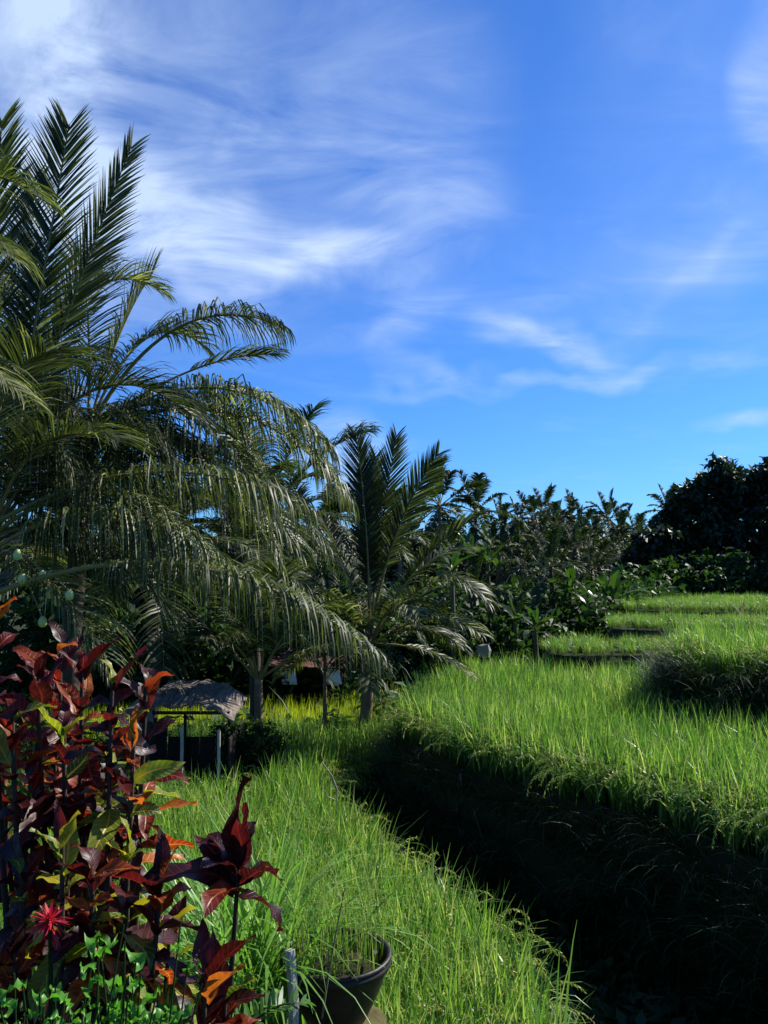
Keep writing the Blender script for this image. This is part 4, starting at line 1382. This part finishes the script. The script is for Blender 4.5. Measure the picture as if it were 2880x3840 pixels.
def thin_tree():
    b = np.append(at(324, 712, 16.6)[:2], Z_LF - HR)
    t = thing('slender_tree', b, 'thin forked bare-stemmed tree left of the young palm trunk', 'tree')
    G = Geo()
    j = at(325, 652, 16.6) - b
    G.tube(np.array([[0, 0, -.1], [.02, 0, j[2] * .5], j]), [.055, .045, .035], 7)
    for (px, py, dd) in ((312, 622, 16.5), (333, 610, 16.8), (322, 590, 16.4)):
        G.tube(bezier(j, j * .5 + (at(px, py, dd) - b) * .5 + [.05, 0, .1], at(px, py, dd) - b, 7), np.linspace(.03, .01, 7), 5)
    G.build('trunk', M['bark_pale'], t)
    rr = np.random.default_rng(8)
    crown_geo(rr, [(at(315, 612, 16.5) - b, (.5, .4, .35)), (at(336, 604, 16.8) - b, (.5, .4, .35)), (at(322, 585, 16.5) - b, (.5, .4, .4))], 30, .17, .09, .3).build('crown', M['bush_leaf'], t)
thin_tree()

def dry_plants():
    # brown dry plant in the corner of the low strip terrace
    c = at(659, 650, 17.9)
    G = Geo(); rr = np.random.default_rng(12)
    for k in range(70):
        blade(G, (rr.normal(0, .10), rr.normal(0, .08), 0), rr.uniform(0, 6.28), rr.uniform(.3, .75), .04, rr.uniform(.1, .8), rr.uniform(.1, 1.2), 4, rr.random(), 0)
    o = G.build('dry_plant', M['dry_brown'])
    o.location = (c[0], c[1], Z_T1 - .55)
    tag(o, 'withered rust-brown plant at the corner below the raised terrace', 'plant')
    # two spiky plants standing up from the upper terraces
    for (px, py, dep, z, lab, mt, h) in ((640, 612, 24.5, Z_T4 - .5, 'small spiky plant standing alone on the upper terrace', 'banana', .75), (744, 610, 25.4, Z_T5 - .9, 'dry two-horned plant stub on the upper terrace near the right edge', 'straw', 1.0)):
        G = Geo()
        c = at(px, py, dep)
        for k in range(14):
            blade(G, (rr.normal(0, .05), rr.normal(0, .05), 0), rr.uniform(0, 6.28), h * rr.uniform(.7, 1.1), .07, rr.uniform(.05, .5), rr.uniform(.0, .6), 4, rr.random(), 0)
        o = G.build('spiky_plant', M[mt])
        o.location = (c[0], c[1], z)
        tag(o, lab, 'plant')
dry_plants()

def dead_branches():
    b0 = at(336, 812, 11.2)
    G = Geo()
    pts = [at(336, 815, 11.3), at(337, 790, 11.3), at(332, 776, 11.3), at(322, 762, 11.3)]
    o0 = np.asarray(pts[0])
    G.tube(np.array(pts) - o0, [.018, .015, .012, .008], 6)
    G.tube(np.array([at(336, 800, 11.3), at(328, 797, 11.1), at(322, 787, 11.0)]) - o0, [.01, .008, .005], 5)
    o = G.build('dead_branch', M['twig'])
    o.location = tuple(o0)
    tag(o, 'pale bent dead branch sticking up at the gully edge', 'branch')
dead_branches()

def pot_on_stump():
    rr = np.random.default_rng(31)
    cx = at(336, 952, 4.35)
    R0 = .285
    rim_z = cx[2]
    gz = -3.55
    # stump
    G = Geo()
    st = np.array([cx[0] + .10, cx[1] + .02, 0])
    zz = np.linspace(gz - .3, rim_z - .34, 9)
    P = np.column_stack([np.full(9, st[0]) + rr.normal(0, .012, 9), np.full(9, st[1]), zz])
    o0 = np.array([st[0], st[1], gz])
    G.tube(P - o0, .16 + rr.normal(0, .014, 9) + np.linspace(.05, 0, 9), 14, rr.uniform(.2, 1, 9).repeat(14))
    t = thing('tree_stump', o0, 'mossy stump carrying the black pot', 'stump')
    G.build('stump_wood', M['stump'], t)
    G = Geo()
    for k in range(70):
        a = rr.uniform(0, 6.28); q = np.array([math.cos(a) * .17, math.sin(a) * .17, rr.uniform(.1, .9)])
        G.kites(q[None], np.array([[math.cos(a), math.sin(a), -.4]]) + rr.normal(0, .3, (1, 3)), UP[None] + rr.normal(0, .4, (1, 3)), np.array([rr.uniform(.04, .1)]), np.array([rr.uniform(.02, .05)]), np.array([rr.random()]))
    G.build('moss', M['weed'], t)['kind'] = 'stuff'
    # pot: a lathe with a double lip, open on top
    b0 = np.array([cx[0], cx[1], rim_z - .34])
    prof = [(0.0, .0), (.13, .0), (.16, .02), (.20, .10), (.245, .20), (.265, .27), (.272, .285), (.288, .29), (.292, .315), (.284, .318), (.290, .325), (.292, .338), (.282, .345), (.268, .338), (.262, .30), (.25, .26), (.0, .255)]
    t = thing('plant_pot', b0, 'black bowl pot with a double rim holding thin yellowing stems', 'pot')
    G = Geo(); ns = 36
    V = np.array([[r * math.cos(2 * math.pi * j / ns), r * math.sin(2 * math.pi * j / ns), z] for (r, z) in prof[:-1] for j in range(ns)])
    F = [[i * ns + j, i * ns + (j + 1) % ns, (i + 1) * ns + (j + 1) % ns, (i + 1) * ns + j] for i in range(len(prof) - 2) for j in range(ns)]
    G.add(V, F, .5)
    G.build('bowl', M['pot'], t)
    G = Geo()
    Vs = [(0, 0, .275)] + [(rad * math.cos(2 * math.pi * j / 24), rad * math.sin(2 * math.pi * j / 24), .262 + rr.normal(0, .008)) for rad in (.12, .258) for j in range(24)]
    F = [[0, 1 + j, 1 + (j + 1) % 24, 0] for j in range(24)] + [[1 + j, 25 + j, 25 + (j + 1) % 24, 1 + (j + 1) % 24] for j in range(24)]
    G.add(np.array(Vs), F, .5); G.build('potting_soil', M['soil'], t)
    # the plant in the pot
    p = thing('potted_plant', b0 + [0, 0, .265], 'thin upright yellow-green stems growing in the black pot', 'plant')
    G = Geo()
    for k in range(80):
        a = rr.uniform(0, 6.28); r = .24 * math.sqrt(rr.random())
        blade(G, (r * math.cos(a), r * math.sin(a), -.01), rr.uniform(0, 6.28), rr.uniform(.15, .6), .005, rr.uniform(.0, .15), rr.uniform(.0, .9), 6, rr.uniform(.3, 1), 0)
    G.build('stems', M['rice'], p)
    G = Geo()
    for k in range(60):
        a = rr.uniform(0, 6.28); r = .23 * math.sqrt(rr.random())
        blade(G, (r * math.cos(a), r * math.sin(a), -.01), rr.uniform(0, 6.28), rr.uniform(.35, .72), .005, rr.uniform(.0, .12), rr.uniform(.2, 1.5), 7, rr.uniform(.2, .9), 0)
    G.build('dry_stems', M['panicle'], p)
    G = Geo(); k = 60
    c = np.column_stack([rr.normal(0, .1, k), rr.normal(0, .1, k), rr.uniform(0, .10, k)])
    G.kites(c, rr.normal(0, 1, (k, 3)) + [0, 0, .4], UP + rr.normal(0, .4, (k, 3)), rr.uniform(.03, .06, k), rr.uniform(.015, .03, k), rr.random(k))
    G.build('seedlings', M['weed'], p)['kind'] = 'stuff'
    # grey stake
    G = Geo()
    s0 = at(292, 1060, 4.0); s1 = at(290, 950, 4.02)
    G.tube(np.array([s0 - [0, 0, .9], s0, at(294, 1004, 4.0), s1]) - s0, [.026, .026, .025, .024], 4)
    o = G.build('wooden_stake', M['wood_grey'], smooth=False)
    o.location = tuple(s0)
    tag(o, 'pale grey square wooden stake leaning before the pot', 'stake')
    # arching dry stalk over the pot
    G = Geo()
    a0 = at(322, 1018, 4.0)
    G.tube(bezier(np.zeros(3), at(330, 960, 4.0) - a0, at(345, 888, 4.1) - a0, 10), np.linspace(.006, .003, 10), 5)
    o = G.build('dry_stalk', M['straw']); o.location = tuple(a0)
    tag(o, 'thin curved dry stalk rising in front of the pot', 'stalk')
pot_on_stump()

def tall_grass():
    rr = np.random.default_rng(41)
    # long grass clump in the middle foreground
    for (px, py, dep, n, L, lab, sp, seed) in ((254, 990, 4.4, 230, 1.5, 'clump of long pale green arching grass left of the pot', .13, 1), (222, 985, 4.4, 120, 1.2, 'smaller long grass clump behind the lower croton', .14, 2)):
        r2 = np.random.default_rng(seed)
        c = at(px, py, dep)
        zb = c[2] - .42
        G = Geo()
        for k in range(n):
            b = (r2.normal(0, sp), r2.normal(0, sp * .8), 0)
            blade(G, b, r2.uniform(0, 6.28), L * r2.uniform(.65, 1.1), r2.uniform(.012, .021), abs(r2.normal(.08, .1)), r2.uniform(.5, 2.4), 8, r2.random(), 0, r2.uniform(-.5, .5))
        o = G.build('grass_clump', M['lemongrass'])
        o.location = (c[0], c[1], zb)
        tag(o, lab, 'grass')
    # a few tall blades at the right rim of the low field
    base = np.append(at(552, 1034, 5.3)[:2], Z_LF - HR)
    t = thing('tall_grass', base, 'three tall lone grass blades rising at the gully edge', 'grass')
    for (x0, y0, x1, y1, dep) in ((555, 1030, 577, 920, 5.2), (548, 1030, 523, 905, 5.4), (553, 1040, 560, 948, 5.3)):
        a, b = at(x0, y0, dep) - base, at(x1, y1, dep) - base
        G = Geo()
        P = bezier(np.array([a[0], a[1], -.1]), a * .6 + b * .4 + [0, .03, .02], b, 8)
        G.ribbon(P, np.array([1, .3, 0]) * (.012 * np.clip(1.02 - np.linspace(0, 1, 8) ** 2, .08, 1))[:, None], .75)
        G.build('blade', M['lemongrass'], t)
tall_grass()

# ------------------------------------------------------------------ croton shrubs and garden plants
def croton_leaf_mesh(seed, L=.22, Wd=.078, curl=.5, cup=.35):
    rr = np.random.default_rng(seed)
    G = Geo()
    n = 8
    t = np.linspace(0, 1, n)
    ang = .25 - curl * t ** 1.4
    ds = L / (n - 1)
    P = np.column_stack([np.concatenate([[0], np.cumsum(np.cos(ang[1:]) * ds)]), .012 * np.sin(t * 5 + seed), np.concatenate([[0], np.cumsum(np.sin(ang[1:]) * ds)])])
    up = np.column_stack([-np.sin(ang), np.zeros(n), np.cos(ang)])
    wp = Wd * .5 * np.sin(math.pi * np.clip(.05 + t * .97, 0, 1) ** .85) ** .8
    wp[0] = .004; wp[-1] = .002
    V = np.empty((n, 3, 3))
    wave = .012 * np.sin(t * 11 + seed * 2)
    V[:, 1] = P
    V[:, 0] = P + np.array([0, 1, 0]) * wp[:, None] + up * (wp * cup + wave)[:, None]
    V[:, 2] = P - np.array([0, 1, 0]) * wp[:, None] + up * (wp * cup - wave)[:, None]
    i = np.arange(n - 1) * 3
    F = np.vstack([np.stack([i + 1, i, i + 3, i + 4], 1), np.stack([i + 2, i + 1, i + 4, i + 5], 1)])
    G.add(V.reshape(-1, 3), F, .5, np.repeat(t, 3), np.tile([1., 0., -1.], n))
    return G

CL = {}
for mk in ('croton_maroon', 'croton_red', 'croton_orange', 'croton_green', 'croton_yellow'):
    CL[mk] = [croton_leaf_mesh(s, L, wd, cu, cp).mesh('leaf', M[mk]) for s, (L, wd, cu, cp) in enumerate([(.25, .088, .5, .4), (.21, .084, 1.1, .3), (.26, .080, .2, .5), (.16, .070, 1.5, .25), (.22, .094, .8, .25)])]

def croton(label, base, rosettes, seed):
    """rosettes: (point, palette, leaves, size)"""
    rr = np.random.default_rng(seed)
    base = np.asarray(base, float)
    t = thing('croton_shrub', base, label, 'shrub')
    G = Geo()
    for (p, pal, n, s) in rosettes:
        p = np.asarray(p) - base
        foot = np.array([rr.normal(0, .06) + p[0] * .35, rr.normal(0, .06) + p[1] * .35, -.05])
        tip = p + UP * .02
        ctl = np.array([p[0] * .85, p[1] * .85, p[2] * .45])
        Q = bezier(foot, ctl, tip, 12)
        G.tube(Q, np.linspace(.014, .006, 12), 6)
        n = min(15, n + 4) if len(rosettes) > 1 else n
        for k in range(n):
            f = k / max(1, n - 1)                       # 0 = outer, lowest leaf
            az = k * 2.39996 + rr.normal(0, .25)
            el = (-.75 + 1.75 * f if len(rosettes) > 1 else .05 + 1.15 * f) + rr.normal(0, .25)
            mk = pal[int(rr.integers(0, len(pal)))]
            o = link('leaf', CL[mk][int(rr.integers(0, 5))], t)
            tt = max(0, 1 - (1 - f) * (.26 if len(rosettes) > 1 else .07))
            q = np.array([np.interp(tt, np.linspace(0, 1, 12), Q[:, c]) for c in range(3)])
            o.location = tuple(q)
            o.rotation_euler = (Matrix.Rotation(az, 3, 'Z') @ Matrix.Rotation(-el, 3, 'Y') @ Matrix.Rotation(rr.normal(0, .4), 3, 'X')).to_euler()
            z = s * rr.uniform(.62, 1.05) * (1 - .3 * f)
            o.scale = (z, z, z)
    G.build('stems', M['stem_dark'], t)
    return t

Mr, Rd, Or, Gn, Yl = 'croton_maroon', 'croton_red', 'croton_orange', 'croton_green', 'croton_yellow'
dark = [Mr, Mr, Mr, Mr, Rd, Gn]
redd = [Mr, Mr, Rd, Mr, Or]
hot = [Rd, Or, Mr, Or]
var = [Gn, Yl, Or, Mr, Gn]
dg = [Mr, Mr, Gn, Gn, Yl]
croton('tall dark red croton shrub at the left edge before the hut', (-.95, 2.75, -1.9), [
    (at(-8, 622, 2.6), hot, 12, 1.0), (at(38, 678, 2.6), redd, 12, 1.05), (at(82, 676, 2.75), redd, 12, 1.0), (at(112, 692, 2.5), dark, 12, 1.0), (at(146, 690, 2.6), dark, 11, 1.0),
    (at(60, 650, 2.9), redd, 11, .9), (at(12, 720, 2.5), dark, 12, 1.0), (at(64, 735, 2.6), dark, 12, 1.0), (at(108, 745, 2.7), dark, 11, 1.0), (at(134, 738, 2.5), [Yl, Gn, Or, Mr], 10, .8),
    (at(138, 782, 2.6), [Mr, Or, Gn, Mr], 11, .95), (at(30, 790, 2.55), dark, 12, 1.0), (at(84, 800, 2.75), dark, 12, 1.0), (at(2, 760, 2.9), redd, 11, 1.0), (at(55, 770, 3.05), dark, 11, 1.05), (at(110, 800, 3.1), dark, 11, 1.0),
    (at(60, 700, 3.1), dark, 11, 1.05), (at(20, 840, 3.0), dark, 11, 1.05), (at(95, 850, 3.1), dark, 11, 1.05)], 801)
croton('lower croton shrub with green, yellow and maroon leaves at the bottom left', (-.78, 2.3, -1.9), [
    (at(62, 850, 2.3), var, 12, .95), (at(92, 882, 2.25), [Mr, Gn, Or], 12, 1.0), (at(128, 868, 2.35), dg, 12, .95), (at(160, 890, 2.3), [Mr, Mr, Or, Mr], 12, 1.0), (at(20, 880, 2.4), dark, 12, 1.0),
    (at(15, 960, 2.3), redd, 11, .9), (at(70, 935, 2.6), dark, 11, 1.0), (at(120, 930, 2.6), dark, 11, 1.0), (at(170, 940, 2.6), dg, 10, .9), (at(60, 1000, 2.5), dark, 10, .9), (at(40, 915, 2.75), dark, 11, 1.0), (at(150, 985, 2.7), dark, 10, .9)], 802)
croton('slender croton stem ending in one large maroon leaf tuft before the rice', (-.56, 2.35, -1.9), [
    (at(238, 874, 2.35), [Mr, Mr, Rd, Mr], 13, 1.36)], 803)
croton('small croton with orange and red leaves at the bottom, left of the long grass', (-.52, 2.2, -1.9), [
    (at(205, 985, 2.2), [Rd, Or, Or, Mr], 13, 1.0), (at(225, 1010, 2.25), [Or, Rd, Gn], 10, .85), (at(165, 1035, 2.15), [Gn, Yl, Or], 9, .9)], 804)

def elliptic_leaf(mat, L, Wd, seed):
    return croton_leaf_mesh(seed, L, Wd, .6, .3).mesh('leaf', M[mat])
HERB = [elliptic_leaf('herb', L, wd, 20 + k) for k, (L, wd) in enumerate([(.055, .024), (.045, .020), (.065, .026)])]

def herb(label, base, n, h, seed, spread=.12):
    rr = np.random.default_rng(seed)
    t = thing('leafy_herb', base, label, 'plant', 'bright green herbs at the bottom left')
    G = Geo()
    for k in range(n):
        if k % 8 == 0:
            foot = np.array([rr.normal(0, spread * .4), rr.normal(0, spread * .4), -.05])
            tip = np.array([rr.normal(0, spread), rr.normal(0, spread), h * rr.uniform(.6, 1)])
            Q = bezier(foot, (foot + tip) / 2 + [0, 0, .1], tip, 8)
            G.tube(Q, np.linspace(.0035, .002, 8), 5)
        o = link('leaf', HERB[k % 3], t)
        f = rr.uniform(.42, 1)
        q = np.array([np.interp(f, np.linspace(0, 1, 8), Q[:, c]) for c in range(3)])
        o.location = tuple(q)
        o.rotation_euler = (rr.normal(0, .3), rr.normal(-.1, .4), rr.uniform(0, 6.28))
        s = rr.uniform(.7, 1.2); o.scale = (s, s, s)
    G.build('stems', M['weed'], t)
for k, (px, py, dep, h, n, lab) in enumerate([(84, 1000, 1.8, .40, 260, 'bright green leafy herb at the bottom left, left of the fern'), (122, 992, 1.85, .40, 240, 'bright green leafy herb behind the bottom left one'), (40, 1024, 1.75, .34, 200, 'bright green herb in the bottom left corner')]):
    c = at(px, py, dep)
    herb(lab, (c[0], c[1], -1.9), n, (c[2] + 1.9) * 1.12, 900 + k)

def fern(label, base, seed):
    rr = np.random.default_rng(seed)
    t = thing('fern', base, label, 'fern')
    for k in range(9):
        az = k * 2.4 + rr.normal(0, .2); L = rr.uniform(.42, .6)
        h = np.array([math.cos(az), math.sin(az), 0])
        g = frond_geo([0, 0, 0], h * L * .4 + UP * L * .9, h * L * .8 + UP * L * .7, 24, .095, .016, rr, .15, .25, fwd=.3, rach=.004, ragged=.02, seg=3)
        g.build('frond', [M['fern'], M['weed']], t)
c = at(178, 975, 2.75)
fern('green fern between the lower croton and the orange croton', (c[0], c[1], -1.9), 950)
c = at(185, 1015, 2.5)
fern('green fern at the bottom edge beside the orange croton', (c[0], c[1], -1.9), 951)

def red_flower():
    c = at(50, 922, 2.15)
    base = np.array([c[0] - .02, c[1] + .02, -1.9])
    t = thing('red_flower', base, 'round spiky pinkish red flower head among the lower croton leaves', 'flower')
    rr = np.random.default_rng(61)
    top = c - base
    G = Geo(); G.tube(bezier(np.zeros(3), top * .5 + [.03, 0, 0], top, 10), .006, 5); G.build('stem', M['weed'], t)
    G = Geo()
    for k in range(90):
        d = nrm(rr.normal(0, 1, 3) + [0, 0, .3])
        a = math.atan2(d[1], d[0])
        P = top + d[None] * np.linspace(.005, .06, 4)[:, None] - UP * (np.linspace(0, 1, 4)[:, None] ** 2) * .012
        s = nrm(np.cross(d, UP + .01))
        G.ribbon(P, s * (np.array([.002, .0035, .003, .0008]))[:, None], rr.random())
    G.build('petals', M['red_flower'], t)
red_flower()
